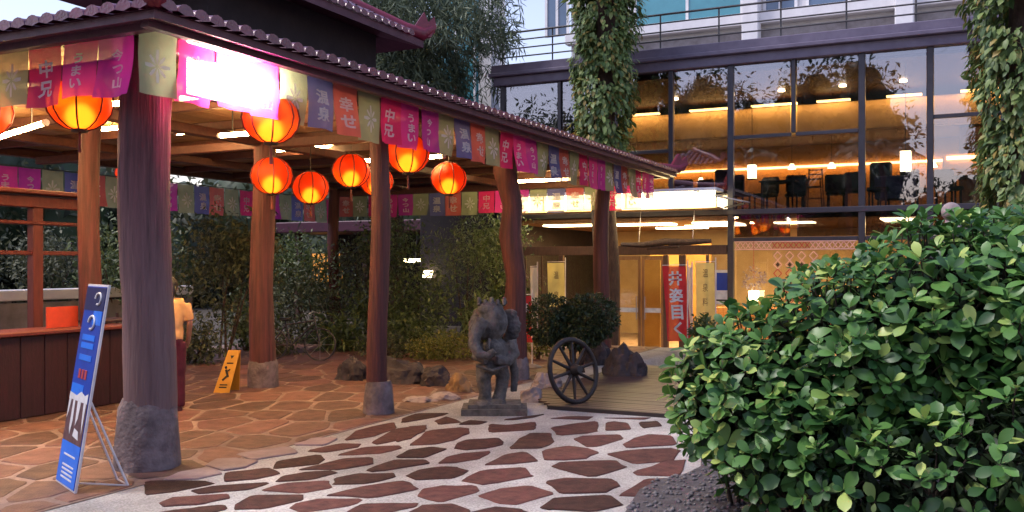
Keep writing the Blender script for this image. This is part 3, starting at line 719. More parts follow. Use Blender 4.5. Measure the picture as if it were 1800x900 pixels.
# the eave row; the first cloths go round the corner post
Y0b = 6.30; stp = .462
banner('G', (-6.42, 5.87), (-6.40, 6.29), BZ, BH, (1, 0), bl)
i = 1; y = Y0b
while y < 20.5:
    st_ = stp if y < 13 else stp * 1.0
    banner(SEQ[i % 7], (-6.4, y), (-6.4, min(y + st_, 20.68)), BZ, BH, (1, 0), bl); y += st_; i += 1
b2 = thing('bunting', 'row of magenta and green lettered cloths on the pavilion side above the counter', 'bunting', (-9, 6.02, 3.4), 'rows of lettered cloths round the pavilion')
MB().bar((-6.45, 6.02, BZ + .01), (-15.2, 6.02, BZ + .01), .016).build('cord', M['ink'], b2)
x = -6.62; i = 3
while x > -14.8:
    banner(SEQ[i % 7], (x - .46, 6.02), (x, 6.02), BZ, BH - .03, (0, -1), b2); x -= .47; i -= 1
b3 = thing('bunting', 'far row of lettered cloths seen under the roof behind the lanterns', 'bunting', (-11, 20.6, 3.2), 'rows of lettered cloths round the pavilion')
MB().bar((-6.5, 20.6, 3.81), (-15.2, 20.6, 3.81), .016).build('cord', M['ink'], b3)
x = -6.7; i = 2
while x > -14.9:
    banner(SEQ[i % 7], (x - .46, 20.6), (x, 20.6), 3.8, .62, (0, -1), b3); x -= .47; i -= 1
b4 = thing('bunting', 'row of dim lettered cloths along the garden side of the pavilion', 'bunting', (-15.2, 13, 3.1), 'rows of lettered cloths round the pavilion')
MB().bar((-15.2, 6.3, 3.67), (-15.2, 20.5, 3.67), .016).build('cord', M['ink'], b4)
y = 6.5; i = 0
while y < 20.2:
    banner(SEQ[i % 7], (-15.2, y), (-15.2, y + .46), 3.66, .62, (1, 0), b4); y += .47; i += 1

# ================================================================== LANTERNS
def lantern_mat():
    m, t, N, L, P = nodes('lantern_paper')
    tc = N.new('ShaderNodeTexCoord'); sp = N.new('ShaderNodeSeparateXYZ'); L.new(tc.outputs['Object'], sp.inputs[0])
    nz = N.new('ShaderNodeTexNoise'); nz.inputs['Scale'].default_value = 14; L.new(tc.outputs['Object'], nz.inputs[0])
    rp = N.new('ShaderNodeValToRGB'); rp.color_ramp.elements[0].color = (.78, .050, .008, 1); rp.color_ramp.elements[1].color = (.86, .085, .012, 1); L.new(nz.outputs[0], rp.inputs[0])
    L.new(rp.outputs[0], P.inputs['Base Color']); P.inputs['Roughness'].default_value = .6
    tr = N.new('ShaderNodeBsdfTranslucent'); L.new(rp.outputs[0], tr.inputs[0])
    mx = N.new('ShaderNodeMixShader'); mx.inputs[0].default_value = .55; L.new(P.outputs[0], mx.inputs[1]); L.new(tr.outputs[0], mx.inputs[2])
    rf = N.new('ShaderNodeBsdfRefraction'); rf.inputs['IOR'].default_value = 1.4; rf.inputs['Roughness'].default_value = .55; rf.inputs[0].default_value = (1, .42, .06, 1)      # paper scatters the bulb forward
    m2 = N.new('ShaderNodeMixShader'); m2.inputs[0].default_value = .35; L.new(mx.outputs[0], m2.inputs[1]); L.new(rf.outputs[0], m2.inputs[2]); L.new(m2.outputs[0], N['Material Output'].inputs[0])
    return m
M['lpaper'] = lantern_mat(); M['lrib'] = mat('lantern_rib', (.13, .012, .006), .6, None, 8); M['lcap'] = mat('lantern_cap', (.05, .03, .02), .5, None, 8)
def lantern(px, py, dpx, d, label, power=26, glow=0.0):
    c = at(px, py, d); R = dpx / FPX * d / 2; zt = 3.98
    t = thing('lantern', label, 'lantern', (c.x, c.y, c.z - R * .9), 'paper lanterns under the pavilion roof')
    prof = [(.24 * R, -.86 * R), (.45 * R, -.80 * R), (.72 * R, -.62 * R), (.92 * R, -.34 * R), (R, 0), (.92 * R, .34 * R), (.72 * R, .62 * R), (.45 * R, .80 * R), (.24 * R, .86 * R)]
    n = 24; vs = []; fs = []
    for r, z in prof:
        for k in range(n):
            sc = 1 - .035 * (1 - abs(math.cos(PI * 4 * k / n)))   # paper sags a little between the wire ribs
            a = 2 * PI * k / n; vs.append((c.x + r * sc * math.cos(a), c.y + r * sc * math.sin(a), c.z + z))
    for i in range(len(prof) - 1):
        for k in range(n): fs.append((i * n + k, i * n + (k + 1) % n, (i + 1) * n + (k + 1) % n, (i + 1) * n + k))
    MB().add(vs, fs, True).build('paper_shade', M['lpaper'], t)
    for k in range(8):
        a = 2 * PI * k / 8 + PI / 8 * 0; pts = [(c.x + (r * 1.008) * math.cos(a), c.y + (r * 1.008) * math.sin(a), c.z + z) for r, z in prof]
        MB().tube(pts, .0095, 5, False).build('rib', M['lrib'], t)
    for s in (-1, 1): MB().lathe((c.x, c.y, c.z + s * .87 * R), [(.0, .02 * s), (.25 * R, .02 * s), (.26 * R, -.01 * s), (.2 * R, -.02 * s)], 12).build('end_ring', M['lcap'], t)
    MB().tube([(c.x, c.y, c.z - .88 * R), (c.x + .004, c.y, c.z - .88 * R - .22)], [.012, .02], 6).build('tassel', M['lrib'], t)
    MB().tube([(c.x, c.y, c.z + .87 * R), (c.x, c.y, zt)], .006, 5).build('cord', M['ink'], t)
    bz = c.z - .35 * R
    MB().ball((c.x, c.y, bz), R * .34, 12, 8).build('bulb', M['bulb'], t)
    light('POINT', (c.x, c.y, bz), power * .13, (1, .56, .15), t, R * .345)
lantern(140, 180, 112, 9.5, 'big red lantern half hidden behind the magenta cloths over the counter', 30)
lantern(-36, 196, 108, 9.9, 'red lantern at the left edge of the picture', 22)
lantern(476, 208, 100, 9.9, 'orange lantern touching the yellow lit cloth', 34)
lantern(478, 309, 73, 13.4, 'bright red lantern low beside the thick garden side post', 34)
lantern(546, 330, 64, 15.3, 'lowest orange lantern, between the two slim posts', 30)
lantern(617, 300, 66, 14.6, 'plain red lantern partly behind the slim front post', 12)
lantern(662, 318, 60, 16.2, 'red lantern peeking out behind the slim front post', 14)
lantern(717, 270, 78, 12.9, 'red lantern hanging under the purple cloth right of the slim post', 18)
lantern(789, 314, 64, 15.0, 'golden orange lantern hanging alone before the crooked post', 40)
lantern(226, 305, 46, 20.5, 'small orange lantern peeking out left of the big corner post', 22)

# ---- tube lamps on the ceiling
def tube_lamp(a, b, label, power, m='tube', r=.03):
    a, b = Vector(a), Vector(b); c = (a + b) / 2
    t = thing('tube_lamp', label, 'lamp', (c.x, c.y, c.z), 'tube lamps on the pavilion ceiling')
    d = (b - a).normalized(); s = d.cross(Vector((0, 0, 1))).normalized()
    MB().tube([a, b], r, 8).build('tube', M[m], t)
    for e_ in (a, b): MB().tube([e_ - d * .02, e_ + d * .02], r * 1.3, 8).build('end_cap', M['wpipe'], t)
    for f_ in (.2, .8): MB().bar(a.lerp(b, f_) + Vector((0, 0, r)), (a.lerp(b, f_).x, a.lerp(b, f_).y, 4.03), .012).build('hanger', M['ink'], t)
    l = light('AREA', c - Vector((0, 0, .05)), power * .22, (1, .66, .30), t, (b - a).length, (0, 0, math.atan2(d.y, d.x)), .12)
tube_lamp(at(-30, 300, 11.5) + Vector((0, 0, .35)), at(80, 232, 10.0) + Vector((0, 0, .1)), 'long glowing tube lamp above the counter', 70)
tube_lamp((-9.2, 7.3, 3.66), (-8.0, 7.3, 3.66), 'bright tube lamp beside the corner post', 60)
tube_lamp((-9.0, 9.6, 3.64), (-7.9, 9.6, 3.64), 'tube lamp behind the blown out cloths', 60)
tube_lamp((-8.9, 12.8, 3.62), (-7.4, 12.8, 3.62), 'tube lamp between slim post and lanterns', 60)
tube_lamp((-12.6, 8.2, 3.6), (-11.4, 8.2, 3.6), 'tube lamp deep over the serving side', 45)
tube_lamp((-9.2, 18.6, 3.75), (-7.6, 18.6, 3.75), 'tube lamp far along the roof near the crooked post', 60)
tube_lamp((-10.9, 10.7, 3.93), (-9.9, 10.7, 3.93), 'tube lamp close under the boards between corner post and thick post', 30)
tube_lamp((-12.0, 9.9, 3.93), (-11.2, 9.9, 3.93), 'short tube lamp close under the boards beyond the counter', 30)
tube_lamp((-8.6, 8.5, 3.93), (-7.6, 8.5, 3.93), 'tube lamp close under the boards behind the glaring cloths', 30)
tube_lamp(at(482, 263, 16.4), at(642, 250, 16.8), 'long slanting tube lamp above the low orange lantern', 40, r=.045)
ft = thing('flood_lamp', 'white hot flood lamp glaring through the pink cloths by the corner post', 'lamp', (-6.9, 7.0, 3.5))
fc = onX(398, 135, -6.62)
MB().cbox((fc.x - .05, fc.y - .54, fc.z - .27), (fc.x - .001, fc.y + .50, fc.z + .27), .01).build('housing', M['ink'], ft)
MB().box((fc.x + .0, fc.y - .52, fc.z - .25), (fc.x + .012, fc.y + .48, fc.z + .25)).build('lens', M['flood'], ft)
MB().bar((fc.x - .03, fc.y, fc.z + .14), (fc.x - .03, fc.y, 3.9), .03).build('bracket', M['ink'], ft)
light('AREA', (fc.x + .02, fc.y, fc.z), 8, (1, .84, .55), ft, .24, (0, -PI / 2, 0), .36)

# ================================================================== RESTAURANT with glazed upper floor
FY = 23.5
PX = [-11.66, -9.94, -8.31, -6.84, -5.31, -3.79, -2.23, -.76, .72, 2.2, 3.7, 5.2]
rest = thing('restaurant_building', 'two storey glazed restaurant with charcoal frames and lit warm interior', 'building', (-3.5, FY, -.4))
for x, z0, w in ((-11.66, -.4, .14), (-9.94, 3.3, .10), (-8.31, 3.3, .09), (-6.84, 3.3, .12), (-5.31, -.4, .15), (-3.79, 5.13, .10), (-2.23, -.4, .15), (-.76, -.4, .14), (.72, 3.3, .10), (2.2, -.4, .14), (3.7, 3.3, .1), (5.2, -.4, .14)):
    MB().cbox((x - w / 2, FY - .08, z0), (x + w / 2, FY + .08, 6.895), .012).build('mullion', M['char'], rest)
MB().cbox((-11.8, FY - .10, 3.17), (5.3, FY + 7.8, 3.30), .01).build('floor_slab', M['char'], rest)
for x0, x1, z in ((-5.24, -3.84, 5.09), (-3.74, -2.31, 5.09), (-.69, .67, 5.3), (.77, 2.13, 5.3), (2.27, 3.65, 5.3), (3.75, 5.13, 5.3), (-9.89, -8.355, 4.85), (-8.265, -6.9, 4.85)):
    MB().cbox((x0, FY - .05, z - .045), (x1, FY + .05, z + .045), .008).build('transom', M['char'], rest)
MB().cbox((-5.23, FY - .07, 2.50), (-2.31, FY + .07, 2.60), .01).build('lintel', M['char'], rest); MB().cbox((-2.15, FY - .07, 2.50), (-.84, FY + .07, 2.60), .01).build('lintel', M['char'], rest); MB().cbox((-.68, FY - .07, 2.50), (5.1, FY + .07, 2.60), .01).build('lintel', M['char'], rest)
# parapet: stepped lavender metal
MB().cbox((-11.9, FY - .16, 6.90), (5.5, FY + .2, 7.14), .015).build('eaves_band', M['lav'], rest)
MB().cbox((-12.0, FY - .30, 7.14), (5.6, FY + .25, 7.24), .015).build('eaves_band', M['lav'], rest)
MB().cbox((-11.95, FY - .2, 7.24), (5.55, FY + .22, 7.47), .015).build('eaves_band', M['lav'], rest)
MB().box((-11.9, FY + .22, 6.92), (5.5, FY + 7.8, 7.30)).build('roof_slab', M['grey'], rest)
MB().box((-11.72, FY + .1, -.4), (-11.60, FY + 7.8, 6.9)).build('side_wall', M['dark_wall'], rest)
# panes
def pane(x0, x1, z0, z1, m='glass'): MB().box((x0 + .03, FY - .005, z0), (x1 - .03, FY + .005, z1)).build('window_pane', M[m], rest)
for x0, x1 in zip(PX[:-1], PX[1:]):
    xa, xb = x0 + .05, x1 - .05
    if (x0, x1) in ((-5.31, -3.79), (-3.79, -2.23)): pane(xa, xb, 5.14, 6.89)
    elif x0 >= -.76: pane(xa, xb, 5.35, 6.89); pane(xa, xb, 3.31, 5.25)
    elif x0 in (-9.94, -8.31): pane(xa, xb, 4.9, 6.89); pane(xa, xb, 3.31, 4.8)
    else: pane(xa, xb, 3.31, 6.89)
    if x0 >= -5.31: pane(xa, xb, 2.61, 3.16, 'glass_dim')
pane(-5.26, -2.28, 3.31, 5.04)
for x0, x1 in ((-2.15, -.84), (-.68, 2.12), (2.28, 5.1)): pane(x0, x1, -.35, 2.49, 'glass_clear')
pane(-5.2, -2.34, -.35, 2.49, 'glass_clear')
for x0, x1 in ((-11.58, -10.0), (-9.88, -8.36)): MB().box((x0, FY + .35, 5.55), (x1, FY + .38, 6.88)).build('reflection_sheet', M['dark_wall'], rest)  # dark sheets added behind the glass, painting in its dark tree reflection
# upper interior
MB().box((-11.5, FY + 7.5, 3.3), (5.4, FY + 7.65, 6.9)).build('back_wall', M['ochre'], rest)
MB().box((-11.5, FY + .3, 6.78), (5.4, FY + 7.5, 6.86)).build('upper_ceiling', M['dwood'], rest)
MB().box((-11.5, FY + .12, 3.301), (5.4, FY + 7.5, 3.315)).build('upper_floor', M['carpet'], rest)
MB().cbox((-11.4, FY + 4.4, 5.72), (5.3, FY + 4.7, 6.52), .02).build('bulkhead', M['cream'], rest)
MB().box((-11.4, FY + 4.72, 5.72), (5.3, FY + 7.4, 5.80)).build('lowered_ceiling', M['dwood'], rest)
for i in range(9):
    x = -11.2 + i * 1.84
    o = MB().cbox((x, FY + 4.20, 6.53), (x + random.choice((.9, 1.3, 1.6)), FY + 4.36, 6.58), .008).build('cove_lamp', M['gold'], rest)
light('AREA', (-3.1, FY + 4.22, 6.50), 55, (1, .55, .13), rest, 16.5, (math.radians(18), 0, 0), .15)
MB().box((-11.3, FY + 7.40, 5.02), (4.6, FY + 7.46, 5.09)).build('wall_strip_lamp', M['warmstrip'], rest)
light('AREA', (-3.4, FY + 7.30, 5.0), 48, (1, .48, .12), rest, 15.5, (math.radians(14), 0, 0), .12)
MB().cbox((-.2, FY + 4.9, 3.32), (1.1, FY + 5.9, 5.7), .02).build('column_cladding', M['wood'], rest)
MB().box((-.5, FY + 4.3, 4.75), (2.3, FY + 4.4, 4.84)).build('bar_lamp', M['warmstrip'], rest)
MB().cbox((-.6, FY + 4.42, 4.3), (2.4, FY + 4.8, 4.92), .02).build('bar_front', M['ochre'], rest)
for x in (-10.2, -7.6, -4.6, -3.0, -1.5, 1.6): MB().lathe((x, FY + 3.0, 6.70), [(.0, .06), (.09, .06), (.10, 0), (.0, -.005)], 12).build('downlight', M['panel_light'], rest)
light('AREA', (-4, FY + 2.6, 6.6), 8, (1, .62, .25), rest, 9, (0, 0, 0), 2)  # unseen fill light added for the upper dining room
# ground floor interior
MB().box((-11.5, FY + 7.0, -.4), (5.4, FY + 7.15, 3.15)).build('back_wall', M['cream'], rest)
MB().box((-11.5, FY + .1, 3.06), (5.4, FY + 7.0, 3.16)).build('lower_ceiling', M['wood'], rest)
MB().box((-11.5, FY + .02, -.41), (5.4, FY + 7.0, -.385)).build('lower_floor', M['terrace'], rest)
MB().cbox((-6.5, FY + 3.2, -.38), (-3.0, FY + 3.8, .72), .02).build('reception_counter', M['wood'], rest)
MB().box((-8.8, FY + 4.4, -.38), (-6.9, FY + 4.5, 2.6)).build('partition', M['ochre'], rest)
for x0, y0, x1, y1 in ((-10.9, 1.0, -9.4, 1.6), (-8.9, 1.2, -7.2, 1.8), (-8.5, 4.0, -7.0, 4.5), (-6.6, 1.1, -5.5, 2.6), (-4.6, 1.8, -3.6, 2.4), (-1.9, .8, -1.0, 2.4), (-7.3, 2.9, -5.6, 3.2)):
    MB().cbox((x0, FY + y0, 3.02), (x1, FY + y1, 3.056), .006).build('ceiling_lamp', M['panel_light'], rest)
for x in (-9.5, -6.9, -4.2, -1.2): light('AREA', (x, FY + 2.4, 2.98), 105, (1, .62, .20), rest, 1.6, (0, 0, 0), 1.6)
# door wall left of the lattice window
MB().cbox((-11.55, FY - .06, 2.18), (-5.4, FY + .06, 2.42), .01).build('door_lintel', M['dwood'], rest)
for x, w in ((-9.9, .12), (-8.36, .10), (-6.98, .12), (-6.55, .16), (-5.9, .06)): MB().cbox((x - w / 2, FY - .07, -.4), (x + w / 2, FY + .07, 2.175), .01).build('door_post', M['dwood'], rest)
for x0, x1 in ((-11.55, -9.97), (-9.83, -8.42), (-6.46, -5.94), (-5.86, -5.4)): MB().box((x0, FY - .005, -.38), (x1, FY + .005, 2.17)).build('window_pane', M['glass_clear'], rest)
for x in (-11.0, -10.5): MB().box((x, FY - .02, -.38), (x + .04, FY + .02, 2.17)).build('door_post', M['dwood'], rest)
for x0, x1, yy in ((-8.30, -7.66, FY), (-7.64, -7.05, FY + .02)):
    d = MB().box((x0, yy - .02, -.37), (x0 + .07, yy + .02, 2.15)); d.box((x1 - .07, yy - .02, -.37), (x1, yy + .02, 2.15)); d.box((x0 + .07, yy - .02, -.37), (x1 - .07, yy + .02, -.22)); d.box((x0 + .07, yy - .02, 2.05), (x1 - .07, yy + .02, 2.15))
    d = d.build('door', M['wood'], rest)
    MB().box((x0 + .07, yy - .004, -.22), (x1 - .07, yy + .004, 2.05)).build('door_glass', M['glass_clear'], d)
    MB().box((x0 + .07, yy - .012, .68), (x1 - .07, yy - .005, .80)).build('door_stripe', M['pwhite'], d)
    MB().tube([(x1 - .1 if x0 < -8 else x0 + .1, yy - .06, .5), (x1 - .1 if x0 < -8 else x0 + .1, yy - .06, 1.1)], .014, 6).build('door_handle', M['metal'], d)
MB().box((-8.2, FY + 1.4, -.38), (-7.55, FY + 1.46, 2.1)).build('screen', M['goldwall'], rest)
# canopy: lit box over the entrance
can = thing('entrance_canopy', 'glowing white light box canopy over the restaurant doors', 'canopy', (-8, 22.7, 3.2))
MB().cbox((-11.2, 22.55, 3.72), (-5.45, 23.3, 3.80), .01).build('canopy_top', M['white'], can)
for i in range(5):
    x0 = -11.15 + i * 1.14
    MB().cbox((x0, 22.56, 3.34), (x0 + 1.10, 22.60, 3.715), .006).build('light_box_panel', M['panel_light'], can)
MB().cbox((-11.2, 22.62, 3.30), (-5.45, 23.3, 3.34), .01).build('canopy_soffit', M['cream'], can)
for x in (-10.2, -8.6, -7.0, -5.9): MB().cbox((x - .02, 22.6, 3.36), (x + .02, 23.36, 3.715), .004).build('bracket', M['char'], can)
light('AREA', (-8.3, 22.5, 3.45), 45, (1, .80, .46), can, 5.4, (math.radians(70), 0, 0), .35)
pn = thing('tilted_panel', 'thin grey tilted panel jutting over the corner of the light box canopy', 'panel', (-5.6, 22.3, 3.4))
c0 = onY(1225, 338, 22.4); c1 = onY(1310, 356, 22.0)
MB().add([c0 + Vector((0, -.3, 0)), c1 + Vector((0, -.3, 0)), c1 + Vector((0, .5, .02)), c0 + Vector((0, .5, .02)), c0 + Vector((0, -.3, .03)), c1 + Vector((0, -.3, .03)), c1 + Vector((0, .5, .05)), c0 + Vector((0, .5, .05))], [(0, 3, 2, 1), (4, 5, 6, 7), (0, 1, 5, 4), (1, 2, 6, 5), (2, 3, 7, 6), (3, 0, 4, 7)]).build('sheet', M['panel'], pn)
MB().bar(c1 + Vector((-.1, .4, 0)), (-5.42, 23.3, 3.35), .04).build('bracket', M['char'], pn)
# rustic log sign over the doors
lg = thing('log_beam', 'weathered crooked log hung as a sign above the doors', 'beam', (-7, 22.9, 2.3))
a, b = onY(1092, 430, 22.9), onY(1250, 424, 22.9)
MB().tube([a, a.lerp(b, .25) + Vector((0, 0, -.03)), a.lerp(b, .5) + Vector((0, 0, .03)), a.lerp(b, .75), b], [.05, .07, .10, .08, .05], 9, True, True, .12).build('log', M['bark'], lg)
MB().tube([a.lerp(b, .3) + Vector((0, -.02, -.12)), a.lerp(b, .65) + Vector((0, -.02, -.10))], [.03, .05], 8, True, True, .1).build('branch', M['bark'], lg)
for t in (.2, .8): MB().bar(a.lerp(b, t), a.lerp(b, t) + Vector((0, .2, .85)), .015).build('hanger', M['metal'], lg)
# lattice window decoration
lt = thing('diamond_hanging', 'red and pink knotted diamond hanging below a patterned band in the lower window', 'decoration', (-3.8, FY - .12, 1.5))
zb0, zb1 = 2.30, 2.49
for z in (zb0, zb1): MB().box((-5.2, FY - .125, z - .012), (-2.34, FY - .10, z + .012)).build('band_rail', M['lat_pink'], lt)
for i in range(22):
    x = -5.12 + i * .128; red = 7 <= i <= 13
    mb = MB(); mb.bar((x - .055, FY - .11, zb0 + .02), (x + .055, FY - .11, zb1 - .02), .02, .02, (0, 1, 0)); mb.bar((x + .055, FY - .118, zb0 + .02), (x - .055, FY - .118, zb1 - .02), .02, .02, (0, 1, 0))
    mb.build('cross', M['lat_red'] if red else M['lat_pink'], lt)
for c in range(4):
    x = onY(1367 + c * 21, 460, FY - .11).x
    for r_ in range(8):
        z = 2.14 - r_ * .215; mb = MB(); h, w2 = .105, .095
        P4 = [(x, z + h), (x + w2, z), (x, z - h), (x - w2, z)]
        for k in range(4): mb.bar((P4[k][0], FY - .11 - .004 * (k % 2), P4[k][1]), (P4[(k + 1) % 4][0], FY - .11 - .004 * (k % 2), P4[(k + 1) % 4][1]), .022, .022, (0, 1, 0))
        mb.build('diamond', M['lat_pink'] if (r_ < 2) else M['lat_red'], lt)
        if r_ % 2 == 1: MB().add([(x, FY - .105, z + .06), (x + .05, FY - .105, z), (x, FY - .105, z - .06), (x - .05, FY - .105, z), (x, FY - .09, z)], [(0, 3, 2, 1), (0, 1, 4), (1, 2, 4), (2, 3, 4), (3, 0, 4)]).build('knot', M['dwood'], lt)
fl = thing('flower_ball', 'small hanging bouquet of grey and pink flowers beside the patterned band', 'decoration', (*onY(1325, 495, FY - .35)[:2], 1.3))
q = onY(1325, 490, FY - .35)
foliage('flowers', [(q.x, q.y, q.z, .28, .2, .28)], 160, .09, leafmat('petal', (.25, .16, .17), (.5, .42, .42), None, .6, .2), fl)
MB().bar(q, (q.x, q.y, 2.5), .01).build('cord', M['lat_red'], fl)
MB().lathe((q.x, q.y, q.z - .42), [(.0, -.12), (.11, -.12), (.13, .12), (.0, .12)], 10).build('lamp_shade', M['paperlamp'], fl)
ns = thing('notice_board', 'white notice with blue emblem in the window beside the yellow flag', 'sign', (-5.65, FY - .05, .3))
a = onY(1262, 478, FY - .03); b = onY(1280, 535, FY - .03)
MB().box((a.x - .08, FY - .03, b.z), (b.x + .08, FY - .02, a.z + .05)).build('sheet', M['pwhite'], ns); MB().box((a.x - .03, FY - .036, b.z + .35), (b.x + .03, FY - .031, a.z - .02)).build('emblem', M['blue'], ns)
MB().box((a.x - .05, FY - .036, b.z + .08), (b.x + .05, FY - .031, b.z + .12)).build('text_line', M['ink'], ns)

# ---- dining room furniture behind the upper glass
ZF = 3.315
def chair(x, y, rz, label, hgt=.95, m='chair'):
    t = thing('dining_chair', label, 'chair', (x, y, ZF), 'dark chairs in the upper dining room')
    R = Matrix.Rotation(rz, 4, 'Z'); Tm = Matrix.Translation((x, y, ZF)) @ R
    def P(lo, hi, nm, b=.03):
        mb = MB().cbox(lo, hi, b); mb.v = [tuple(Tm @ Vector(v)) for v in mb.v]; mb.build(nm, M[m], t)
    P((-.25, -.25, .38), (.25, .25, .48), 'seat'); P((-.26, .2, .46), (.26, .30, hgt), 'backrest', .045)
    for sx in (-.21, .17):
        for sy in (-.21, .2): P((sx, sy, 0), (sx + .04, sy + .04, .385), 'leg', .004)
CH = [(1202, 24.6, .3, 'low dark chair left of the first thick post'), (1232, 24.9, -.3, 'dark chair back beside the reed lamp post'), (1272, 24.4, .1, 'tall dark chair back at the post left of the small paper lamp'), (1300, 24.5, 2.9, 'black chair right under the small paper lamp'), (1345, 25.0, -.4, 'dark chair between small paper lamp and high chair'), (1398, 25.2, 3.4, 'dark chair next to the high chair, lamp side'), (1470, 25.0, .2, 'dark chair just beyond the wooden high chair'), (1503, 24.5, .1, 'dark chair against the middle full height post'), (1545, 24.4, -.1, 'tallest black chair beside the large paper lamp'), (1610, 25.0, 2.6, 'dark chair behind the cloth covered table'), (1668, 24.8, .5, 'dark chair in front of the lit bar'), (1755, 24.4, -.2, 'dark chair by the leafy trunk')]
for p, y, rz, lb in CH: chair(onY(p, 330, y).x, y, rz, lb, 1.12 if 'tall' in lb else .92)
def table(p, y, label, m):
    x = onY(p, 330, y).x; t = thing('dining_table', label, 'table', (x, y, ZF), 'tables in the upper dining room')
    MB().cbox((x - .45, y - .4, ZF + .70), (x + .45, y + .4, ZF + .74), .01).build('table_top', M[m], t)
    for sx in (-.4, .36):
        for sy in (-.35, .31): MB().box((x + sx, y + sy, ZF), (x + sx + .04, y + sy + .04, ZF + .7)).build('leg', M['chair'], t)
    if m == 'purple_cloth': MB().cbox((x - .46, y - .41, ZF + .2), (x + .46, y + .41, ZF + .755), .02).build('tablecloth', M[m], t)
table(1575, 24.7, 'table draped in a lavender cloth by the large paper lamp', 'purple_cloth'); table(1370, 24.6, 'dark table left of the high chair', 'chair'); table(1710, 25.2, 'dark table before the lit bar', 'chair')
hx = onY(1432, 330, 24.2).x; hc = thing('high_chair', 'pale wooden high chair standing at the upper window', 'chair', (hx, 24.2, ZF))
for sx in (-1, 1):
    for sy in (-1, 1): MB().bar((hx + sx * .20, 24.2 + sy * .2, ZF), (hx + sx * .15, 24.2 + sy * .14, ZF + (1.0 if sy > 0 else .72)), .03).build('leg', M['wood'], hc)
MB().cbox((hx - .17, 24.04, ZF + .52), (hx + .17, 24.36, ZF + .55), .006).build('seat', M['wood'], hc); MB().cbox((hx - .2, 23.98, ZF + .70), (hx + .2, 24.14, ZF + .73), .006).build('tray', M['wood'], hc)
for z in (.25, .86, .97): MB().bar((hx - .17, 24.36 - (.22 if z < .5 else 0), ZF + z), (hx + .17, 24.36 - (.22 if z < .5 else 0), ZF + z), .03).build('rung', M['wood'], hc)
def plamp(p, y, z0, h, wd, label):
    x = onY(p, 300, y).x; t = thing('paper_lamp', label, 'lamp', (x, y, z0), 'glowing paper lamps in the upper dining room')
    MB().cbox((x - wd / 2, y - wd / 2, z0), (x + wd / 2, y + wd / 2, z0 + h), .01).build('paper_shade', M['paperlamp'], t)
    for dz in (-.02, h): MB().cbox((x - wd / 2 - .02, y - wd / 2 - .02, z0 + dz), (x + wd / 2 + .02, y + wd / 2 + .02, z0 + dz + .02), .004).build('frame', M['dwood'], t)
    MB().bar((x, y, z0 + h), (x, y, 6.78), .012).build('cord', M['ink'], t)
plamp(1322, 24.9, 4.18, .36, .2, 'small glowing rectangular paper lamp at the upper window'); plamp(1592, 24.7, 4.18, .50, .24, 'large glowing rectangular paper lamp at the upper window')
for k, (p, yy) in enumerate(((1392, 294), (1462, 292), (1640, 290), (1108, 300), (1232, 318))):
    q = onY(p, yy, FY + 5.2); t = thing('pendant_lamp', ['tiny pendant lamp above the high chair, lamp side', 'tiny pendant lamp just beyond the high chair', 'tiny pendant lamp over the lavender table', 'tiny pendant lamp behind the vine trunk', 'tiny pendant lamp above the canopy light box'][k], 'lamp', q, 'tiny pendant lamps in the upper dining room')
    MB().lathe(q, [(.0, .1), (.05, .1), (.12, -.06), (.0, -.07)], 10).build('shade', M['paperlamp'], t); MB().bar(q + Vector((0, 0, .1)), (q.x, q.y, 5.72), .01).build('cord', M['ink'], t)

# ---- roof terrace railing
rl = thing('terrace_railing', 'thin dark metal railing along the restaurant roof edge', 'railing', (-3, FY, 7.47))
for z in (7.70, 7.93, 8.16, 8.38): MB().tube([(-11.8, FY, z), (5.4, FY, z)], .02 if z < 8.3 else .028, 6).build('rail', M['rail'], rl)
for x in [-11.7 + 1.52 * i for i in range(12)]: MB().tube([(x, FY + .03, 7.47), (x, FY + .03, 8.38)], .022, 6).build('baluster', M['rail'], rl)
# ---- white building behind
wb = thing('white_building', 'white rendered building with grey bands and blue windows behind the roof terrace', 'building', (-5, 32, -.4))
MB().box((-13.5, 33.0, -.4), (18, 40, 14)).build('wall', M['white'], wb)
for z, h in ((8.2, .5), (9.35, .7)): MB().cbox((-13.3, 32.86, z), (18, 32.995, z + h), .01).build('grey_band', M['grey'], wb)
MB().cbox((-13.6, 32.6, 10.2), (18, 32.98, 10.62), .02).build('ledge', M['white'], wb)
for p in (870, 1320, 1590, 1850): q = onY(p, 100, 32.4); MB().cbox((q.x - .28, 32.2, -.4), (q.x + .28, 32.76, 13), .03).build('column', M['white'], wb)
for p0, p1, m in ((962, 1000, 'winblue'), (1118, 1305, 'glass_teal'), (1345, 1400, 'winblue'), (1420, 1570, 'winblue'), (1610, 1760, 'glass_teal')):  # teal panes carry the sky's cyan reflection in their colour
    x0, x1 = onY(p0, 20, 33).x, onY(p1, 20, 33).x
    wn = MB().box((x0, 32.93, 10.63), (x1, 32.97, 13.2)).build('window', M[m], wb)
    for x in (x0, (x0 + x1) / 2, x1): MB().box((x - .05, 32.88, 10.63), (x + .05, 32.925, 13.2)).build('window_frame', M['white'], wn)
cw = thing('white_column_building', 'white column and teal glazing of a building glimpsed behind the weeping tree', 'building', (-13.4, 26, -.4))
q = onY(858, 100, 26); MB().cbox((q.x - .24, 25.8, 4.3), (q.x + .24, 26.3, 14), .03).build('column', M['white'], cw); MB().cbox((q.x - 2.3, 25.7, -.4), (q.x + .3, 26.8, 4.28), .03).build('plinth_wall', M['dark_wall'], cw)
MB().box((q.x - 2.2, 26.6, 4), (q.x - .3, 26.7, 14)).build('glazing', M['glass_teal'], cw)
for dx in (-1.5, -.8): MB().box((q.x + dx, 26.52, 4), (q.x + dx + .06, 26.595, 14)).build('mullion', M['white'], cw)

